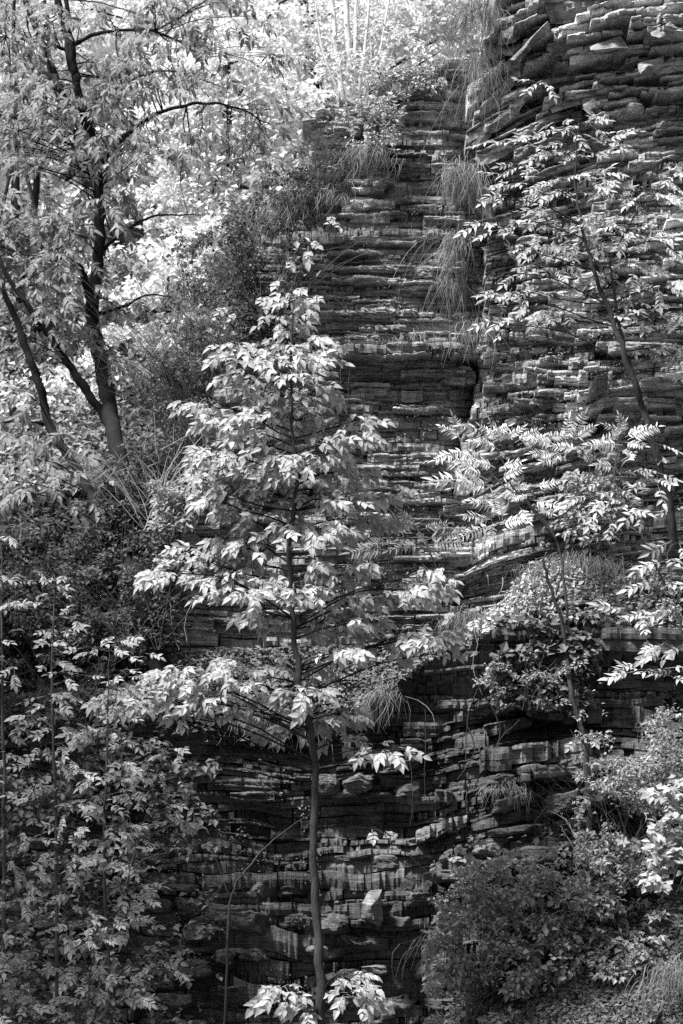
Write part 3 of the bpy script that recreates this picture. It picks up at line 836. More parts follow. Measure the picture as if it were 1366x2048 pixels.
# ---- the young tree in the middle
CEN = [(520, 1085, 44, 20), (560, 1160, 40, 18), (530, 1235, 44, 18), (605, 1250, 36, 16), (680, 1302, 40, 16), (620, 1335, 34, 14), (540, 1330, 44, 16), (430, 1400, 50, 22), (320, 1370, 44, 18), (260, 1420, 34, 14), (480, 1420, 40, 16), (600, 1440, 44, 16),
       (590, 598, 32, 30), (575, 640, 38, 26), (618, 690, 42, 28), (474, 706, 38, 24), (545, 700, 36, 26), (600, 735, 60, 34), (646, 716, 24, 22), (500, 765, 50, 26), (560, 795, 60, 32),
       (630, 790, 34, 30), (410, 812, 38, 20), (445, 850, 46, 32), (600, 845, 60, 32), (700, 845, 44, 20), (680, 878, 42, 26), (432, 915, 42, 28), (505, 895, 56, 28), (560, 935, 70, 32), (640, 905, 56, 28),
       (690, 950, 38, 32), (408, 958, 22, 24), (440, 1005, 30, 36), (550, 990, 60, 28), (620, 990, 56, 28), (700, 1000, 32, 22), (500, 1030, 48, 26), (580, 1056, 40, 22), (650, 1056, 48, 22), (780, 982, 34, 16, 20.5),
       (740, 1040, 40, 16, 20.5), (480, 950, 40, 25), (520, 840, 40, 26), (655, 1000, 30, 22),
       (328, 1142, 40, 20), (385, 1112, 40, 22), (450, 1090, 42, 22), (430, 1152, 46, 20), (500, 1130, 46, 26), (470, 1190, 48, 18), (600, 1188, 48, 22), (640, 1140, 40, 20), (700, 1135, 46, 18),
       (700, 1205, 50, 20), (760, 1180, 50, 22), (820, 1180, 44, 22), (858, 1142, 34, 15), (884, 1168, 22, 15), (650, 1240, 42, 18), (720, 1240, 40, 18), (770, 1292, 54, 20), (830, 1278, 54, 20), (888, 1275, 30, 17), (910, 1302, 16, 12),
       (228, 1400, 34, 20), (290, 1395, 42, 22), (360, 1358, 46, 26), (400, 1398, 52, 26), (350, 1430, 26, 16), (450, 1358, 54, 22), (500, 1388, 48, 22), (540, 1436, 36, 22), (580, 1398, 46, 22), (620, 1398, 40, 20),
       (650, 1438, 56, 22), (700, 1420, 26, 16), (690, 1480, 36, 18), (740, 1492, 32, 14), (790, 1500, 28, 12), (490, 1330, 50, 18), (560, 1465, 40, 16),
       (560, 1990, 40, 22, 19.8), (596, 2022, 28, 18, 19.8), (700, 1960, 34, 18, 19.8), (716, 2005, 34, 26, 19.8)]
tree('young_tree', 'bright leaved young tree standing in front of the middle of the cliff', 'tree',
     [[(645, 2400, 20.1, .046), (643, 2040, 20, .038), (634, 1860, 20, .034), (630, 1700, 20, .031), (626, 1500, 20, .027), (600, 1370, 20, .025), (588, 1260, 20, .022), (578, 1120, 20, .02), (580, 1060, 20, .018), (594, 960, 20, .015), (584, 850, 20, .012), (583, 720, 20, .009), (588, 600, 20, .004)]],
     CEN, 'hick', M_LEAF, M_BARKM, M_BARK, dens=4.6, brr=.009, down=.34, face=.8, size=.75)

# ---- the big tree at the left
LEFTC = []
r2 = np.random.default_rng(3)
for k in range(170):
    u = r2.uniform(-30, 620) if k % 3 else r2.uniform(-30, 260); v = r2.uniform(-20, 330) if k % 3 else r2.uniform(100, 720)
    if u > 250 + (700 - v) * .75: continue
    LEFTC.append((u, v, r2.uniform(30, 55), r2.uniform(16, 28), r2.uniform(25, 27)))
for q in [(90, 600), (40, 620), (30, 680), (110, 650), (60, 420), (30, 450), (110, 450), (80, 170), (30, 270), (230, 420), (150, 530), (90, 540), (250, 740), (210, 700), (60, 330), (130, 300), (200, 190), (250, 110), (330, 120), (90, 245), (240, 330), (300, 300)]:
    LEFTC.append((q[0], q[1], 45, 24, 25.2))
S = 1.26
tree('tall_tree', 'tall dark trunked tree with arching limbs at the left', 'tree',
     [[(332, 1450, 22.7, .09), (308, 1290, 23.0, .08), (286, 1180, 23.4, .078), (246, 960, 24.4, .08), (222, 840, 25.3, .08), (205, 740, 25.8, .078), (186, 630, 25.8, .07), (200, 500, 25.9, .058), (200, 390, 26, .052), (180, 275, 26, .05), (158, 180, 26, .045), (135, 90, 26, .04), (108, -30, 26, .034)],
      [(150, 150, 26, .04), (140, 60, 25.9, .03), (130, -30, 25.9, .02)],
      [(188, 640, 25.8, .06), (176, 580, 25.7, .045), (155, 535, 25.6, .035), (110, 510, 25.5, .018)],
      [(203, 325, 26, .035), (245, 275, 25.9, .028), (310, 228, 25.8, .022), (400, 208, 25.8, .017), (470, 215, 25.7, .012), (540, 250, 25.7, .005)],
      [(150, 88, 26, .026), (200, 66, 25.9, .02), (280, 60, 25.8, .015), (340, 75, 25.7, .011), (410, 115, 25.7, .005)],
      [(132, 100, 26, .022), (80, 84, 25.9, .015), (10, 74, 25.8, .01)],
      [(206, 500, 25.9, .026), (250, 460, 25.8, .018), (310, 432, 25.7, .012), (400, 430, 25.6, .004)],
      [(200, 205, 26, .02), (260, 160, 25.9, .014), (340, 142, 25.8, .01), (450, 175, 25.8, .004)],
      [(190, 630, 25.8, .02), (250, 612, 25.8, .014), (300, 590, 25.8, .01), (380, 600, 25.7, .004)],
      [(225, 860, 25.6, .05), (180, 790, 25.6, .046), (135, 725, 25.6, .04), (85, 655, 25.6, .034), (20, 560, 25.6, .024), (-20, 480, 25.6, .02)]],
     LEFTC, 'left', M_LEAFL, M_BARK, M_BARK, size=.76, dens=1.6, leafarea=800, brr=.010, dY=.5, down=.5, rise=.2)
tree('leaning_tree', 'slim dark tree leaning left beside the tall left tree', 'tree',
     [[(306, 1290, 22.95, .04), (272, 1160, 23.4, .05), (200, 1025, 24.0, .05), (150, 930, 24.5, .046), (100, 850, 24.9, .045), (75, 760, 24.9, .042), (42, 670, 24.9, .036), (10, 590, 24.9, .028), (-30, 500, 24.9, .02)],
      [(92, 848, 24.9, .02), (50, 842, 24.8, .014), (-20, 846, 24.8, .01)]],
     [(70, 800, 40, 18, 24.4), (20, 820, 36, 18, 24.4), (90, 880, 50, 22, 24.2), (40, 920, 45, 22, 24.2), (130, 890, 40, 16, 24.2), (110, 960, 50, 22, 24), (60, 990, 40, 18, 24), (30, 870, 40, 20, 24.3), (150, 1000, 30, 14, 24), (20, 960, 36, 22, 24.1)],
     'left', M_LEAFL, M_BARK, M_BARK, dens=1.0, brr=.008)

# ---- saplings at the lower left
def sap(label, stem, cl, **kw):
    return tree('sapling', label, 'sapling', [stem], cl, 'sap', M_LEAFS, M_TWIG, M_TWIG, group='thin saplings at the foot of the wall', leafarea=400, down=.12, face=.6, size=.84, **kw)
def column_clusters(u_f, v0, v1, n, spread, seed, Y, ru=(26, 42), rv=(9, 16)):
    r = np.random.default_rng(seed); out = []
    for k in range(n):
        v = v0 + (v1 - v0) * (k + r.uniform(0, 1)) / n
        w = spread * (.35 + .65 * (v - v0) / (v1 - v0))
        out.append((u_f(v) + r.uniform(-w, w), v, r.uniform(*ru), r.uniform(*rv), Y + r.uniform(-.4, .3)))
    return out
sap('sapling at the far left with drooping sprays below the leaning tree', [(2, 2200, 19, .016), (8, 1700, 19, .014), (5, 1400, 19, .011), (4, 1060, 19, .004)],
    column_clusters(lambda v: 5, 1070, 2040, 26, 60, 11, 19), dens=1.5)
sap('tall thin sapling with a leafy top just left of the wall', [(112, 2200, 19.3, .016), (112, 1700, 19.3, .013), (104, 1400, 19.3, .010), (110, 1150, 19.3, .003)],
    [(105, 1160, 34, 10), (125, 1175, 26, 8), (70, 1200, 30, 10), (150, 1220, 24, 8)] + column_clusters(lambda v: 105, 1230, 2040, 30, 95, 12, 19.3), dens=1.5)
sap('sapling with small paired leaves right of the tall thin sapling', [(235, 2200, 19.6, .014), (208, 1750, 19.6, .012), (214, 1500, 19.6, .009), (218, 1300, 19.6, .003)],
    [(240, 1285, 40, 12), (200, 1300, 36, 10), (265, 1310, 26, 8)] + column_clusters(lambda v: 225, 1330, 2030, 30, 105, 13, 19.6), dens=1.5)
sap('low spreading sapling reaching right across the dark lower wall', [(150, 2200, 20.2, .014), (230, 1850, 20.2, .011), (290, 1640, 20.2, .008), (330, 1500, 20.2, .003)],
    [(330, 1510, 30, 12), (290, 1530, 34, 12), (370, 1650, 40, 11), (320, 1620, 44, 13), (280, 1600, 40, 12), (345, 1560, 26, 9), (300, 1680, 40, 12), (380, 1690, 26, 8), (260, 1730, 40, 12), (310, 1560, 34, 10), (260, 1480, 40, 12),
     (200, 1470, 40, 14), (230, 1560, 40, 13), (340, 1705, 30, 9)], dens=1.5)
sap('bottom left sapling with leaves close above the ground', [(175, 2260, 19.2, .012), (170, 2050, 19.2, .008), (190, 1900, 19.2, .003)],
    [(70, 1990, 36, 14), (110, 2010, 36, 12), (180, 2000, 40, 14), (230, 1960, 36, 14), (250, 2000, 34, 14), (160, 2035, 40, 14), (200, 1850, 36, 14), (60, 1920, 40, 14), (20, 2010, 40, 14)], dens=1.6)
tree('sapling', 'slender nearly bare sapling between the left saplings and the thin trunk', 'sapling',
     [[(440, 2250, 21, .012), (452, 1980, 21, .010), (462, 1800, 21, .009), (500, 1730, 21, .007), (560, 1670, 21, .005), (625, 1625, 21, .003)], [(462, 1800, 21, .006), (440, 1740, 21, .004), (425, 1690, 21, .002)]],
     [], 'sap', M_LEAFS, M_TWIG, M_TWIG)

# ---- slim tree at the right, growing from the ledge
RC = [(1060, 165, 34, 9), (1010, 290, 24, 9), (1080, 275, 36, 14), (1160, 255, 44, 22), (1130, 310, 50, 18), (1190, 300, 40, 20), (1040, 370, 44, 14), (1100, 385, 54, 18), (1160, 370, 46, 22), (1000, 400, 30, 10), (990, 452, 44, 12), (1060, 455, 54, 15), (1130, 440, 50, 18),
      (1030, 545, 22, 10), (1090, 535, 46, 13), (1150, 500, 44, 18), (1200, 480, 48, 20), (1020, 590, 50, 12), (1075, 590, 50, 14), (1020, 650, 44, 10), (1100, 635, 50, 14), (1165, 605, 44, 18), (1240, 395, 44, 22), (1320, 410, 46, 30), (1270, 470, 54, 20),
      (1340, 490, 36, 20), (1240, 560, 44, 20), (1320, 570, 50, 22), (1220, 640, 44, 16), (1330, 640, 40, 16), (1300, 520, 50, 20), (1345, 350, 20, 22), (1220, 440, 44, 18), (1080, 330, 44, 14), (1270, 620, 40, 16), (1190, 545, 40, 16), (1060, 505, 40, 12), (1300, 700, 50, 14), (1350, 740, 30, 14)]
tree('slim_tree', 'slim bare stemmed tree leaning from the right ledge across the upper wall', 'tree',
     [[(1352, 1098, 21.9, .038), (1330, 970, 21.8, .034), (1296, 850, 21.8, .031), (1262, 745, 21.7, .027), (1218, 625, 21.7, .022), (1185, 530, 21.6, .016), (1160, 430, 21.6, .011), (1150, 330, 21.6, .007), (1160, 240, 21.6, .003)],
      [(1268, 760, 21.7, .018), (1242, 670, 21.8, .015), (1228, 580, 21.8, .012), (1222, 520, 21.8, .009), (1270, 430, 21.8, .006), (1290, 360, 21.8, .003)]],
     RC, 'right', M_LEAFR, M_BARKM, M_BARK, dens=2.3, brr=.008, down=.15, face=.55, leafarea=560, size=.85)
tree('sapling', 'leafy sapling beside the slim leaning trunk above the pale ledge', 'sapling',
     [[(1330, 1170, 21.7, .012), (1290, 1080, 21.6, .009), (1260, 1000, 21.6, .006), (1230, 930, 21.6, .003)]],
     [(1205, 1000, 50, 16), (1260, 955, 46, 16), (1320, 960, 40, 18), (1200, 1045, 44, 14), (1270, 1010, 50, 16), (1340, 1020, 34, 18), (1220, 970, 36, 10), (1300, 900, 40, 12)], 'right', M_LEAFR, M_TWIG, M_TWIG, dens=1.4, down=.15, face=.55, size=.9)
tree('sapling', 'sapling with bright drooping leaves at the right edge below the pale ledge', 'sapling',
     [[(1400, 1420, 21.2, .012), (1370, 1290, 21.2, .009), (1350, 1200, 21.2, .006), (1340, 1130, 21.2, .003)]],
     [(1340, 1130, 34, 16), (1345, 1175, 34, 16), (1280, 1235, 46, 14), (1340, 1235, 36, 14), (1345, 1300, 34, 12), (1280, 1340, 54, 14), (1340, 1350, 34, 16), (1345, 1090, 24, 12)], 'right', M_LEAFR, M_TWIG, M_TWIG, dens=1.5, down=.2, face=.6)

# ---- staghorn sumac
def frond_tree(label, stems, fronds, size=1.0, mat=M_SUMAC):
    base = at(stems[0][0][0], stems[0][0][1], stems[0][0][2])
    t = thing('sumac', label, 'sumac', tuple(base), 'sumacs growing from the ledges')
    for si, st in enumerate(stems):
        c = curve_pts(at([s[0] for s in st], [s[1] for s in st], [s[2] for s in st]), len(st) * 5, .004)
        tb = Tubes(); tb.add(c, np.interp(np.linspace(0, len(st) - 1, len(c)), range(len(st)), [s[3] for s in st]), 6)
        tb.obj('trunk' if si == 0 else 'branch', M_TWIG, t)
    P = []; Dr = []; N = []; Sz = []
    for (u0, v0, u1, v1, *y) in fronds:
        Y = (y[0] if y else stems[0][0][2] - .1) + rng.uniform(-.15, .15)
        a = at(u0, v0, Y); b = at(u1, v1, Y - rng.uniform(.0, .2))
        d = b - a; L = np.linalg.norm(d)
        P.append(a); Dr.append(d / L + np.array([0, 0, .12])); Sz.append(L / .46 * .96 * size)
        N.append([rng.normal(0, .15), -rng.uniform(.8, 1.2), .5])
    put_leaves(t, 'sumac', mat, np.array(P), np.array(Dr), np.array(N), np.array(Sz))
    return t
frond_tree('tall sumac with feathery pale fronds in front of the right wall above the ledge',
     [[(1135, 1250, 22, .013), (1130, 1180, 22, .012), (1112, 1080, 22, .010), (1060, 1010, 22, .008), (1000, 965, 22, .007), (935, 900, 22, .006)],
      [(1060, 1010, 22, .008), (1010, 930, 22, .006), (975, 880, 22, .004), (950, 855, 22, .002)],
      [(1112, 1080, 22, .010), (1050, 1000, 21.9, .008), (1020, 960, 21.9, .006), (1075, 935, 21.9, .005), (1110, 910, 21.9, .003)],
      [(1100, 1060, 22, .008), (1160, 990, 22, .006), (1180, 930, 22, .004), (1150, 885, 22, .003)]],
     [(925, 880, 880, 850), (920, 880, 905, 828), (935, 900, 870, 920), (960, 860, 925, 850), (965, 880, 1020, 850), (1000, 880, 960, 850), (1010, 885, 985, 840), (1010, 880, 1050, 850), (1030, 885, 1075, 860), (1035, 890, 1090, 870),
      (1030, 880, 1000, 860), (1000, 900, 950, 880), (1070, 880, 1130, 870), (1110, 890, 1060, 875), (1130, 890, 1135, 830), (1140, 890, 1170, 830), (1110, 910, 1065, 905), (1130, 905, 1080, 925), (1150, 880, 1190, 850),
      (990, 935, 940, 920), (990, 935, 930, 905), (1000, 935, 1045, 920), (975, 960, 905, 925), (975, 965, 870, 960), (985, 970, 900, 975), (960, 945, 900, 910), (1000, 960, 1040, 935), (1010, 975, 1060, 970),
      (1070, 975, 1120, 960), (1060, 990, 1030, 1000), (1065, 1000, 1115, 1010), (1070, 1010, 1110, 1030), (1000, 1040, 985, 985), (1005, 1040, 1000, 990), (985, 1040, 930, 1030), (990, 1050, 920, 1075), (1000, 1050, 1055, 1035),
      (985, 1045, 980, 1085), (1040, 1015, 1060, 1045), (1000, 1020, 950, 1000), (1045, 1000, 1000, 985), (1155, 900, 1100, 890), (1180, 900, 1230, 870), (1220, 880, 1250, 840), (1215, 885, 1175, 885)])
frond_tree('low sumac with feathery fronds right of the bright young tree', 
     [[(885, 1190, 21.6, .010), (870, 1130, 21.6, .008), (850, 1085, 21.6, .006), (830, 1050, 21.6, .004)], [(780, 1170, 21.6, .006), (778, 1100, 21.6, .005), (776, 1060, 21.6, .003)]],
     [(830, 1050, 775, 1035), (835, 1055, 800, 1020), (840, 1060, 895, 1045), (850, 1080, 920, 1065), (855, 1090, 925, 1085), (835, 1060, 850, 1085), (845, 1090, 780, 1100), (870, 1110, 920, 1100), (776, 1060, 740, 1030),
      (776, 1065, 730, 1060), (778, 1070, 820, 1050), (778, 1080, 730, 1095), (900, 1060, 940, 1060), (780, 1100, 690, 1105)], mat=M_LEAFL)
frond_tree('small sumac with pale fronds beside the little cave at the right', 
     [[(1240, 1010, 21.9, .009), (1230, 940, 21.9, .007), (1240, 890, 21.9, .005), (1250, 860, 21.9, .003)]],
     [(1250, 870, 1215, 850), (1250, 870, 1240, 830), (1250, 875, 1290, 850), (1255, 880, 1320, 850), (1245, 890, 1180, 890), (1250, 885, 1290, 890), (1230, 935, 1190, 930), (1240, 900, 1270, 910)])

# ------------------------------------------------------------------ small leaf masses
def leaf_cloud(pos, size, mat, name, parent=None, kind='stuff', flat=.3, face=.5, aspect=.6):
    pos = np.asarray(pos); n = len(pos)
    d = rng.normal(0, 1, (n, 3)) * np.array([1, .7, .6]); d[:, 2] -= .35
    nr = np.stack([rng.normal(0, flat, n), -face + rng.normal(0, flat, n), np.ones(n)], -1)
    fr = frames(d, nr)
    s = np.asarray(size) * rng.uniform(.6, 1.3, n)
    loc = np.array([[0, 0, 0], [.45, -aspect / 2, .1], [1, 0, -.12], [.45, aspect / 2, .1]])
    V = (loc[None] * s[:, None, None]) @ fr.transpose(0, 2, 1) + pos[:, None]
    b = np.arange(n)[:, None] * 4
    F = np.concatenate([b + [0, 1, 2], b + [0, 2, 3]], 0)
    o = link(name, mesh_np(name, V.reshape(-1, 3), F, mat), parent, kind)
    if parent is not None: child_loc(o, parent)
    return o

def clumped(u0, u1, v0, v1, Yf, n, seed, thr=.45, su=70, sv=45, dY=.4, mask=None, soft=True):
    r = np.random.default_rng(seed)
    u = r.uniform(u0, u1, n * 4); v = r.uniform(v0, v1, n * 4)
    f = fbm(u / su, v / sv, seed, 3)
    e = np.hypot((u - (u0 + u1) / 2) / (u1 - u0) * 2, (v - (v0 + v1) / 2) / (v1 - v0) * 2) if soft else 0 * u
    k = (f - .3 * np.clip(e - .62, 0, None) > thr + r.normal(0, .05, len(u)))
    if mask is not None: k &= mask(u, v)
    u, v = u[k][:n], v[k][:n]
    Y = Yf(u, v) + r.uniform(-dY, dY, len(u)) + (fbm(u / 50, v / 30, seed + 5, 2) - .5) * dY * 2
    return at(u, v, Y)

# far woods: single trees with trunk and crown
def far_tree(label, stem, blobs, n, leaf, mat, trunkmat=M_BARK, dY=1.2, thr=.4, cat='tree', name='background_tree'):
    b = at(stem[0][0], stem[0][1], stem[0][2])
    t = thing(name, label, cat, tuple(b), 'trees in the woods beyond the cliff')
    c = curve_pts(at([s[0] for s in stem], [s[1] for s in stem], [s[2] for s in stem]), 18, .02)
    tb = Tubes(); tb.add(c, np.interp(np.linspace(0, len(stem) - 1, 18), range(len(stem)), [s[3] for s in stem]), 7); tb.obj('trunk', trunkmat, t)
    P = []; tot = sum(x[2] * x[3] for x in blobs); tw = Tubes()
    for (u, v, ru, rv) in blobs:
        k = int(n * ru * rv / tot)
        a = rng.uniform(0, 2 * math.pi, k * 2); q = np.sqrt(rng.uniform(0, 1, k * 2)) * (1 + .25 * rng.normal(0, 1, k * 2))
        uu = u + ru * q * np.cos(a); vv = v + rv * q * np.sin(a)
        f = fbm(uu / 38, vv / 22, int(u + v) % 97, 3) > thr + .07
        uu, vv = uu[f][:k], vv[f][:k]
        yy = stem[0][2] + rng.uniform(-dY, dY, len(uu))
        P.append(at(uu, vv, yy))
        a0 = c[rng.integers(8, 18)]
        for z in range(3):
            e = at(u + rng.uniform(-.7, .7) * ru, v + rng.uniform(-.7, .7) * rv, stem[0][2] + rng.uniform(-dY, dY))
            tw.add(curve_pts([a0, (a0 + e) / 2 + [0, 0, .15], e], 7, .02), np.linspace(.03, .008, 7), 4)
    tw.obj('branches', trunkmat, t, 'stuff')
    leaf_cloud(np.concatenate(P), leaf, mat, 'crown', t, kind='stuff', flat=.5, face=.5)
    return t
far_tree('sunlit pale tree filling the gap between the tall tree and the cliff', [(480, 900, 31, .12), (460, 500, 31, .1), (450, 100, 31, .06)], [(470, 300, 130, 60), (400, 400, 120, 60), (530, 200, 110, 60), (350, 250, 110, 70), (450, 120, 130, 60)], 17000, .09, M_FAR)
far_tree('sunlit tree at the top left behind the tall tree', [(60, 900, 34, .07), (70, 400, 34, .05), (90, 0, 34, .03)], [(100, 120, 150, 90), (260, 60, 150, 80), (60, 260, 120, 80), (200, 250, 130, 80)], 13000, .10, M_FAR)
far_tree('pale tree at the top centre behind the pale stemmed tree', [(620, 700, 36, .12), (640, 300, 36, .1), (600, -40, 36, .06)], [(600, 60, 130, 70), (760, 40, 130, 60), (860, 60, 90, 60), (640, 180, 90, 60), (880, 0, 100, 50)], 13000, .10, M_FAR)
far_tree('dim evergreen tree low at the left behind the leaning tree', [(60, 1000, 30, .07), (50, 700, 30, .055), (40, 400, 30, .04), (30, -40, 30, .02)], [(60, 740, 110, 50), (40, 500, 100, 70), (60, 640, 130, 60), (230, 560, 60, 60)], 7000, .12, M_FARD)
far_tree('bushy pale tree behind the thicket left of the cliff', [(330, 1000, 29, .1), (330, 750, 29, .08), (340, 500, 29, .04)], [(330, 560, 130, 60), (440, 480, 90, 60), (250, 700, 110, 60), (120, 800, 120, 60), (380, 680, 90, 60)], 9000, .11, M_FAR, thr=.42)
far_tree('mid grey tree rising behind the thicket beside the cliff edge', [(520, 900, 28, .08), (520, 700, 28, .06), (500, 450, 28, .03)], [(500, 430, 70, 40), (470, 540, 80, 50), (540, 380, 40, 40)], 3000, .09, M_BUSH)
# pale many-stemmed tree on top of the cliff
pt = thing('pale_stemmed_tree', 'pale many stemmed tree standing on the cliff top', 'tree', tuple(at(700, 215, 25.2)))
for (a, b, r0, sg) in [((690, 215), (662, -30), .035, -4), ((698, 215), (690, -30), .045, 3), ((706, 215), (712, -30), .03, 2), ((712, 215), (742, -30), .022, 4), ((720, 215), (780, -20), .014, 10), ((690, 215), (630, -10), .016, -14), ((730, 215), (745, 60), .01, 3), ((702, 210), (722, -30), .018, -5)]:
    c = curve_pts(at([a[0], (a[0] + b[0]) / 2 + sg, b[0]], [a[1], (a[1] + b[1]) / 2, b[1]], 25.2), 12, .008)
    tb = Tubes(); tb.add(c, np.linspace(r0, r0 * .6, 12), 7); tb.obj('stem', M_BARKP, pt)
tw = Tubes()
for k in range(26):
    u = rng.uniform(650, 770); v = rng.uniform(-10, 180)
    tw.add(curve_pts(at([u, u + rng.uniform(-30, 30), u + rng.uniform(-90, 90)], [v, v - 20, v - rng.uniform(-10, 70)], 25.2), 7, .01), np.linspace(.006, .002, 7), 3)
tw.obj('twigs', M_TWIGP, pt, 'stuff')
leaf_cloud(clumped(600, 860, -20, 215, lambda u, v: 25.4 + 0 * u, 1300, 91, .5, 40, 30, .5), .06, M_FAR, 'leaves', pt)

# undergrowth on the slopes behind
def under(label, pos, size, mat, **kw):
    t = thing('undergrowth', label, 'undergrowth', tuple(pos.mean(0)))
    leaf_cloud(pos, size, mat, 'foliage', t, **kw)
under('pale leafy undergrowth covering the slope far behind the tall tree', clumped(-120, 700, 520, 980, lambda u, v: HILL_Y(u, v) - .5, 17000, 401, .3, 60, 30, .3, soft=False), .10, M_BUSH, face=.8)
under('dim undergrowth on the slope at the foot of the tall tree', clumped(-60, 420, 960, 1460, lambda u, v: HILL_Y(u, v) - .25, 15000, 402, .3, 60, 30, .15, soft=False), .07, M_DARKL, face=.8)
under('bright woods far behind on the opposite slope', np.concatenate([clumped(-80, 1000, -60, 600, lambda u, v: 38.6 + 0 * u, 26000, 403, .42, 50, 36, .5, soft=False)]), .14, M_FAR, face=.8)
# unseen tree added on the left so its crown shades the foot of the gorge
st = thing('added_shade_tree', 'unseen large tree added left of the view to shade the foot of the cliff', 'tree', (-7.5, 18.5, 0))
tb = Tubes(); tb.add(curve_pts([(-7.5, 18.5, 0), (-7.4, 18.6, 7), (-7.2, 18.4, 13), (-7.3, 18.5, 18)], 16, .03), np.linspace(.28, .06, 16), 9); tb.obj('trunk', M_BARK, st)
q = rng.normal(0, 1, (16000, 3)); q /= np.linalg.norm(q, axis=1)[:, None]; q *= rng.uniform(0, 1, (16000, 1)) ** .4
q = q * np.array([2.6, 5.5, 4.0]) + np.array([-7.2, 19.0, 8.0])
q = q[fbm(q[:, 0] * .9 + 50, q[:, 2] * .9 + q[:, 1] * .7, 501, 2) > .5]
leaf_cloud(q, .3, M_LEAFL, 'crown', st, flat=.6)

# cliff-top greenery
def plant(name, label, cat, pos, size, mat, twigs=None, group=None, tmat=M_TWIG, **kw):
    pos = np.asarray(pos)
    t = thing(name, label, cat, (float(pos[:, 0].mean()), float(pos[:, 1].mean()), float(pos[:, 2].min())), group)
    leaf_cloud(pos, size, mat, 'foliage', t, **kw)
    if twigs is not None: twigs.obj('twigs', tmat, t, 'stuff')
    return t
def twig_fan(u, v, Y, n, length, up=-1, spread=.8, r=.004, curl=.3):
    tb = Tubes()
    for k in range(n):
        a = rng.uniform(-spread, spread); L = length * rng.uniform(.5, 1.15)
        uu = u + rng.uniform(-.3, .3) * length * .5
        pts = [(uu, v), (uu + math.sin(a) * L * .5 + rng.normal(0, 6), v + up * math.cos(a) * L * .5), (uu + math.sin(a * (1 + curl)) * L, v + up * math.cos(a) * L * rng.uniform(.75, 1))]
        tb.add(curve_pts(at([p[0] for p in pts], [p[1] for p in pts], Y + rng.uniform(-.3, .3)), 8, .012), np.linspace(r, r * .35, 8), 3)
        for q in range(2):
            s = rng.uniform(.3, .8); bu = pts[0][0] + (pts[2][0] - pts[0][0]) * s; bv = pts[0][1] + (pts[2][1] - pts[0][1]) * s
            e = (bu + rng.uniform(-.3, .3) * L, bv + up * rng.uniform(0, .3) * L)
            tb.add(curve_pts(at([bu, (bu + e[0]) / 2 + 3, e[0]], [bv, (bv + e[1]) / 2, e[1]], Y), 5, .006), np.linspace(r * .5, r * .25, 5), 3)
    return tb

plant('shrub', 'low leafy shrub spilling over the cliff top beside the pale stems', 'shrub', clumped(720, 890, 110, 200, lambda u, v: 23.9 + 0 * u, 2600, 301, .42, 40, 25, .15), .045, M_BUSH, twig_fan(810, 190, 23.9, 16, 70))
plant('shrub', 'loose weeds hanging over the notch of the cliff top', 'weeds', clumped(690, 810, 190, 310, lambda u, v: 23.5 + 0 * u, 1300, 303, .42, 18, 22, .12), .042, M_BUSH)
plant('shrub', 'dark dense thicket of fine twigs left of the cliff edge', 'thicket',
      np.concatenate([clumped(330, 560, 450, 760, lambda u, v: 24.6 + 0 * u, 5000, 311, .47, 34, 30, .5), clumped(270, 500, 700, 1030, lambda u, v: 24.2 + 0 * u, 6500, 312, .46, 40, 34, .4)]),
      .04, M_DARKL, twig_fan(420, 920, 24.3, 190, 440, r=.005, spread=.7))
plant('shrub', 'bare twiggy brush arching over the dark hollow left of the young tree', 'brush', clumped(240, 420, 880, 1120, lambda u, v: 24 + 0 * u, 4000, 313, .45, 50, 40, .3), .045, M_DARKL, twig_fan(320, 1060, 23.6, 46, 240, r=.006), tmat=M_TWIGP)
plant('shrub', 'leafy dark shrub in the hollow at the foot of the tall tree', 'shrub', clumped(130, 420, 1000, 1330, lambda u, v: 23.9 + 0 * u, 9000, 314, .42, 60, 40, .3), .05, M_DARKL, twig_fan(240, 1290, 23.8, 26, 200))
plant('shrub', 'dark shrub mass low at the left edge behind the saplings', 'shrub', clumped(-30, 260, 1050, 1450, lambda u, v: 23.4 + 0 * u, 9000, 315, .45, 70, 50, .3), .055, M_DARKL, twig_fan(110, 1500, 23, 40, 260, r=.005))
plant('shrub', 'shrub with dark round leaves hanging where the cliff meets the hollow', 'shrub', clumped(300, 400, 960, 1060, lambda u, v: 23.1 + 0 * u, 1600, 316, .4, 30, 30, .2), .055, M_BUSH, twig_fan(340, 1040, 23.1, 14, 110))
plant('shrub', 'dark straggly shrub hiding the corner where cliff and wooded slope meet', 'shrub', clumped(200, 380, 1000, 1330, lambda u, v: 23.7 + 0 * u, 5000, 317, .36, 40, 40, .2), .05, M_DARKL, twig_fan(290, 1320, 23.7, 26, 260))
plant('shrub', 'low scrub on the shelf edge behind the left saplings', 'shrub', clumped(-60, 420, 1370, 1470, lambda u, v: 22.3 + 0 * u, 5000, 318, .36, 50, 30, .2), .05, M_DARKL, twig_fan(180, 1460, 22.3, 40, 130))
plant('shrub', 'dark leafy scrub wrapping the lower trunk of the tall tree', 'shrub', np.concatenate([clumped(190, 330, 880, 1090, lambda u, v: 23.9 + 0 * u, 2600, 319, .46, 26, 26, .2), clumped(240, 370, 1060, 1300, lambda u, v: 22.9 + 0 * u, 2600, 320, .46, 26, 26, .15)]), .045, M_DARKL, twig_fan(290, 1300, 22.9, 30, 300))
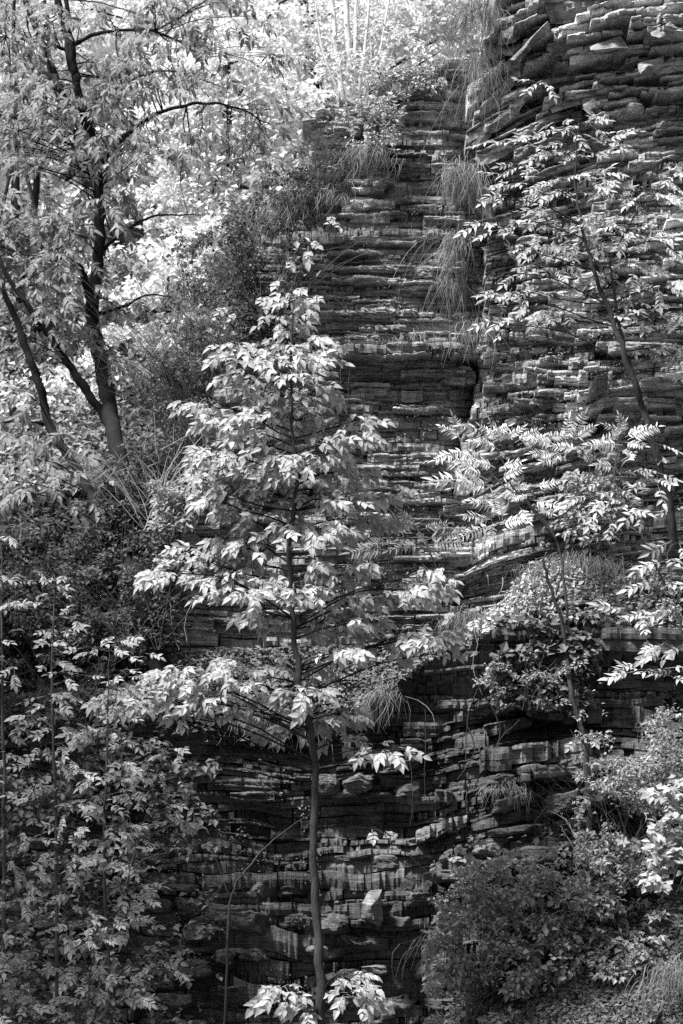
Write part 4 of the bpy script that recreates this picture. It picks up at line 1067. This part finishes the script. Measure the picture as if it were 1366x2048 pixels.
plant('shrub', 'matted dark growth covering the sloping left edge of the cliff below the grassy shoulder', 'shrub', np.concatenate([clumped(500, 650, 340, 470, lambda u, v: 23.25 + 0 * u, 1300, 351, .42, 30, 20, .2), clumped(440, 620, 430, 700, lambda u, v: 23.1 + 0 * u, 4500, 352, .43, 34, 30, .2)]), .042, M_DARKL, twig_fan(540, 640, 23.1, 50, 230, r=.004))
plant('shrub', 'light leaved weeds mixed through the wide low bush below the pale rocks', 'weeds', clumped(880, 1300, 1660, 1980, lambda u, v: 21.25 + 0 * u, 1700, 353, .5, 40, 24, .25), .06, M_LEAFS, aspect=.75)
plant('shrub', 'ragged dark weeds along the left corner of the cliff top', 'weeds', np.concatenate([clumped(610, 720, 185, 260, lambda u, v: 23.75 + 0 * u, 260, 361, .45, 18, 14, .15), clumped(570, 700, 270, 370, lambda u, v: 23.3 + 0 * u, 350, 362, .44, 22, 16, .15)]), .042, M_DARKL, twig_fan(640, 330, 23.4, 26, 90, r=.003))
under('dim tangled leaves against the wall behind the lower left saplings', np.concatenate([clumped(-60, 440, 1420, 2080, lambda u, v: 21.6 + 0 * u, 3000, 363, .52, 46, 30, .5, soft=False), clumped(-60, 300, 1500, 2080, lambda u, v: 20.6 + 0 * u, 1200, 364, .53, 40, 26, .4, soft=False)]), .065, M_COVER, aspect=.7)
plant('shrub', 'patchy low weeds rooted among the dry leaves on the pale sloping ledge', 'weeds', clumped(1040, 1400, 1080, 1230, lambda u, v: profile_C(u, v) - .12, 1700, 365, .5, 34, 20, .05), .06, M_BUSH, twig_fan(1220, 1200, 22.4, 22, 90, r=.003))
# lower right greenery
LR = 21.6
plant('shrub', 'small leaved bush climbing around the vine covered trunk at the lower right', 'bush', np.concatenate([clumped(1150, 1400, 1400, 1780, lambda u, v: LR + 0 * u, 9000, 321, .45, 70, 50, .35)]), .038, M_BUSH, twig_fan(1260, 1780, LR, 50, 330, r=.005))
plant('shrub', 'wide low bush of small leaves below the pale rocks', 'bush', clumped(860, 1250, 1720, 1960, lambda u, v: 21.5 + 0 * u, 9000, 322, .44, 34, 20, .35), .045, M_BUSH, twig_fan(1020, 1930, 21.5, 50, 190))
plant('shrub', 'bright rounded leaves at the right edge above the dark bank', 'bush', clumped(1290, 1400, 1550, 1780, lambda u, v: 20.9 + 0 * u, 900, 323, .42, 40, 30, .25), .075, M_LEAFR, twig_fan(1340, 1790, 20.9, 14, 200), aspect=.85)
plant('shrub', 'trailing bush on the ledge left of the vine covered trunk', 'bush', clumped(930, 1200, 1300, 1420, lambda u, v: 22.1 + 0 * u, 3500, 324, .5, 50, 35, .2), .04, M_BUSH, twig_fan(1060, 1420, 22.1, 22, 130))
plant('ivy', 'dark broad leaved ivy under the pale sunlit ledge', 'ivy', clumped(990, 1190, 1230, 1420, lambda u, v: 22.05 + 0 * u, 2200, 325, .42, 50, 40, .12), .085, M_COVER, aspect=.9)
plant('ground_cover', 'dense low leaves covering the dark bank in the lower right corner', 'ground cover',
      np.concatenate([clumped(840, 1420, 1770, 2090, lambda u, v: BANK_Y(u, v) - .08, 26000, 326, .38, 60, 40, 0.06, soft=False, mask=lambda u, v: v > interp(u, BANK))]), .05, M_COVER, flat=.4, face=.9)
plant('shrub', 'weedy plant with bright leaves on the bank below the vine covered trunk', 'plant', clumped(1150, 1330, 1800, 1960, lambda u, v: BANK_Y(u, v) - .25, 1300, 327, .52, 40, 25, .1), .06, M_BUSH, twig_fan(1230, 1950, 21.3, 12, 120))
plant('shrub', 'scrubby bush overhanging the foot of the lower wall left of the bank', 'bush', clumped(850, 1080, 1870, 2050, lambda u, v: 21.3 + 0 * u, 3500, 328, .52, 45, 30, .15), .05, M_BUSH, twig_fan(930, 2040, 21.3, 20, 150))
plant('shrub', 'scattered weeds rooted along the stepped right wall beside the cave', 'weeds', clumped(1120, 1240, 900, 1090, lambda u, v: 22.6 + 0 * u, 1300, 329, .5, 30, 30, .1), .055, M_LEAFR)
# thin weeds in the cracks: one object
pos = np.concatenate([clumped(640, 960, 330, 1280, lambda u, v: profile_A(u, v) - .13, 1700, 331, .58, 80, 12, .03, soft=False), clumped(980, 1366, 350, 1050, lambda u, v: profile_B(u, v) - .18, 1900, 332, .58, 80, 14, .03, soft=False),
                      clumped(0, 640, 1480, 2048, lambda u, v: profile_C(u, v) - .1, 1800, 333, .58, 80, 20, .04, soft=False)])
plant('weeds', 'tiny weeds and moss rooted in the cracks of the rock layers', 'weeds', pos, .028, M_COVER)
# leaf litter on the shelves
def shelf_pts(n, u0, u1, seed):
    r = np.random.default_rng(seed); u = r.uniform(u0, u1, n); t = r.uniform(0, 1, n)
    vt = interp(u, C_TOP); ve = interp(u, C_EDGE); v = vt + (ve - vt) * t
    return at(u, v, profile_C(u, v) - .06 - r.uniform(0, .05, n))
plant('leaf_litter', 'pale dry leaves lying on the sunlit sloping ledge at the right', 'leaf litter', shelf_pts(4500, 950, 1420, 341), .055, M_LITTER, flat=.5, face=.2)
plant('leaf_litter', 'dim fallen leaves on the sloping shelf behind the young tree', 'leaf litter', shelf_pts(5000, 340, 960, 342), .055, M_SOILP, flat=.5, face=.5)

# ------------------------------------------------------------------ hanging grass, vines
def grass(label, u, v, w, length, lean, n, Y, seed, mat=M_GRASS):
    r = np.random.default_rng(seed)
    k = 6; s = np.linspace(0, 1, k)
    u0 = u + r.normal(0, w / 3, n); v0 = v + r.normal(0, length * .16, n) + .25 * np.abs(u0 - u)
    L = length * np.clip(r.lognormal(-.55, .5, n), .12, 1.25); ln = lean * L * r.uniform(.2, 1.5, n) + r.normal(0, .38, n) * L
    up = L * r.uniform(-.05, .3, n) ** 1; curl = r.normal(0, .16, n) * L; crv = r.uniform(1.0, 2.2, n)[:, None]
    U = u0[:, None] + ln[:, None] * (s[None] ** .8) + curl[:, None] * np.sin(s * math.pi)[None]
    V = v0[:, None] - 4 * up[:, None] * s * (1 - s) + L[:, None] * s[None] ** crv
    Yy = Y + r.uniform(-.12, .12, n)[:, None] - .2 * np.sin(s * 1.6)[None] * r.uniform(.1, 1, n)[:, None]
    P = at(U, V, Yy)
    wd = .0028 * (1 - .75 * s)[None, :, None] * r.uniform(.7, 1.4, n)[:, None, None]
    side = np.stack([np.ones(n), r.normal(0, .5, n), np.zeros(n)], -1)[:, None]
    A = P - side * wd; B = P + side * wd
    Vv = np.stack([A, B], 2).reshape(n, k * 2, 3)
    b = (np.arange(n) * k * 2)[:, None, None] + np.arange(k - 1)[None, :, None] * 2
    F = (b + np.array([0, 1, 3, 2])[None, None]).reshape(-1, 4)
    o = link('grass_tuft', mesh_np('grass_tuft', Vv.reshape(-1, 3), F, mat)); tag(o, label, 'grass', 'hanging grass tufts on the cliff'); return o
grass('long grass hanging from the top of the groove between the two walls', 962, 10, 60, 95, -.25, 300, 23.1, 1)
grass('grass curtain in the groove below the topmost tuft', 958, 120, 36, 120, .0, 150, 23.2, 2)
grass('grass drooping from the cliff top left of the groove', 915, 90, 40, 50, -.5, 90, 23.7, 3)
grass('rounded grass tuft hanging halfway down the groove', 925, 340, 50, 80, -.15, 330, 23.1, 4)
grass('narrow grass tuft below the rounded tuft in the groove', 915, 480, 34, 85, -.5, 180, 23.0, 5)
grass('grass strip trailing down the groove near the wide slab', 905, 560, 50, 90, -.1, 90, 23.1, 6)
grass('grass sweeping left across the cliff shoulder below the weeds', 740, 300, 90, 60, -.6, 260, 23.4, 7)
grass('grass fringe on the second step of the cliff shoulder', 640, 375, 90, 50, -.7, 220, 23.3, 8)
grass('grass covering the outer left edge of the shoulder', 580, 400, 50, 90, -.5, 260, 23.3, 9)
grass('grass hanging from the debris shelf over the dark recess', 775, 1380, 50, 60, -.4, 170, 22.35, 10)
grass('sparse grass roots hanging over the dark overhang', 520, 1430, 200, 45, 0, 150, 22.4, 11)
grass('grass strands hanging off the pale rocks at the lower right', 1010, 1570, 90, 40, .1, 90, 21.75, 12)
grass('grass clump in the lower right corner of the bank', 1350, 1940, 80, 90, -.3, 200, 20.6, 13)
grass('dry grass blades at the lower end of the wide bush', 890, 1880, 60, 70, -.5, 90, 21.3, 14)
grass('short dry grass standing on the pale sloping ledge', 1150, 1110, 180, 50, -.3, 300, 22.4, 15)
grass('grass tuft above the debris shelf beneath the young tree branches', 940, 1230, 90, 60, -.2, 200, 22.7, 16)
grass('grass on the small step above the wide slab', 830, 665, 100, 28, .1, 80, 23.15, 17)
grass('grass wisps hanging below the edge slab near the groove foot', 945, 650, 50, 60, 0, 130, 23, 18)

def vine(label, paths, Y, r=.004, mat=M_TWIG, leaves=0):
    t = thing('vine', label, 'vine', tuple(at(paths[0][0][0], paths[0][0][1], Y)), 'vines on the rock')
    for p in paths:
        tb = Tubes(); c = curve_pts(at([q[0] for q in p], [q[1] for q in p], Y), len(p) * 6, .005); tb.add(c, np.linspace(r, r * .5, len(c)), 5); tb.obj('strand', mat, t)
    if leaves:
        P = np.concatenate([curve_pts(at([q[0] for q in p], [q[1] for q in p], Y), leaves) for p in paths]); leaf_cloud(P + rng.normal(0, .03, P.shape), .07, M_LEAFR, 'leaves', t, aspect=.8)
    return t
vine('thick twisted vines hanging beside the dark alcove at the lower right', [[(960, 1370), (935, 1440), (950, 1500), (915, 1560)], [(1000, 1300), (985, 1390), (940, 1420), (930, 1520)], [(975, 1400), (1000, 1460), (975, 1530)], [(1040, 1440), (1000, 1480), (990, 1530)]], 21.95, .008, M_BARKM)
vine('thin vine loop trailing down the wall right of the bright leaf', [[(945, 1250), (955, 1290), (945, 1330), (965, 1390)], [(1030, 1310), (1010, 1360), (1012, 1400)]], 22.2, .004, M_TWIGP)
vine('bare vine hanging from the rocks above the boulder', [[(820, 1500), (825, 1580), (822, 1650)], [(850, 1420), (850, 1600)]], 22.0, .003, M_TWIG)
vine('thin vine with sparse leaves on the wall right of the young tree top', [[(670, 440), (640, 470), (600, 500), (560, 570)], [(590, 490), (600, 530), (640, 540)]], 22.9, .003, M_TWIG, 9)
vine('dead stalks leaning on the wall beside the debris shelf', [[(375, 1290), (370, 1240), (390, 1200)], [(358, 1300), (345, 1250), (340, 1200)]], 22.8, .004, M_TWIGP)
vine('bent pale stalks arching across the lower right rocks', [[(1160, 1690), (1130, 1640), (1095, 1620)], [(1158, 1690), (1140, 1650), (1120, 1625)], [(1150, 1700), (1120, 1650)]], 21.2, .005, M_TWIGP)
vine('bare twigs on the cliff face under the wide slab', [[(680, 720), (682, 760), (672, 800)], [(700, 740), (695, 800), (690, 830)]], 22.95, .003, M_TWIG)

# vine covered trunk at the lower right
tree('vine_covered_tree', 'crooked pale trunk with exposed roots leaning beside the lower right rocks', 'tree',
     [[(1215, 1830, 21.5, .05), (1190, 1770, 21.6, .034), (1178, 1640, 21.7, .028), (1168, 1480, 21.8, .023), (1146, 1400, 21.8, .02), (1132, 1290, 21.9, .018), (1104, 1180, 21.9, .014), (1085, 1120, 21.9, .012)],
      [(1205, 1800, 21.5, .03), (1180, 1820, 21.4, .02), (1170, 1850, 21.3, .008)],
      [(1210, 1810, 21.5, .03), (1235, 1835, 21.4, .02), (1250, 1870, 21.3, .008)],
      [(1112, 1190, 21.9, .009), (1125, 1140, 21.9, .006), (1130, 1090, 21.9, .003)]],
     [(1180, 1600, 26, 14, 21.5), (1165, 1480, 20, 12, 21.5)], 'rnd', M_LEAFS, M_BARKM, M_TWIG, dens=1.2)
# sprigs that stand out
def sprig(label, stem, cl, fam, mat, **kw):
    return tree('sprig', label, 'sprig', [stem], cl, fam, mat, M_TWIG, M_TWIG, group='leafy sprigs on the rock', **kw)
sprig('leafy sprig reaching left over the boulder', [(890, 1880, 21.6, .006), (880, 1780, 21.5, .005), (840, 1730, 21.5, .003), (790, 1690, 21.5, .002)], [(770, 1665, 34, 8), (830, 1760, 36, 10), (880, 1720, 40, 10), (930, 1700, 40, 10), (890, 1790, 36, 10)], 'rnd', M_LEAFS, dens=1.6)
sprig('sprig of bright leaves on the wall above the young tree top', [(660, 480, 23, .004), (655, 460, 22.9, .003), (665, 445, 22.9, .002)], [(665, 440, 18, 9)], 'rnd', M_LEAF, dens=2)
sprig('lone bright leaves sprouting beside the shelf right of the young tree', [(946, 1262, 22, .003), (946, 1240, 22, .002), (930, 1225, 22, .002)], [(945, 1237, 10, 8), (920, 1225, 18, 5)], 'rnd', M_LEAF, dens=2)
sprig('climbing stem with pale leaves above the young tree top', [(560, 700, 22.3, .006), (556, 580, 22.3, .005), (580, 520, 22.3, .003), (610, 485, 22.3, .002)], [(575, 520, 12, 8), (560, 565, 18, 9), (480, 625, 30, 12), (520, 600, 20, 12), (620, 490, 16, 8)], 'rnd', M_LEAF, dens=1.3)
sprig('sprig of pale leaves at the right end of the pale ledge wall', [(1380, 1320, 21.3, .004), (1350, 1290, 21.3, .003)], [(1335, 1290, 26, 6), (1310, 1295, 14, 5)], 'sap', M_LEAF, dens=2)
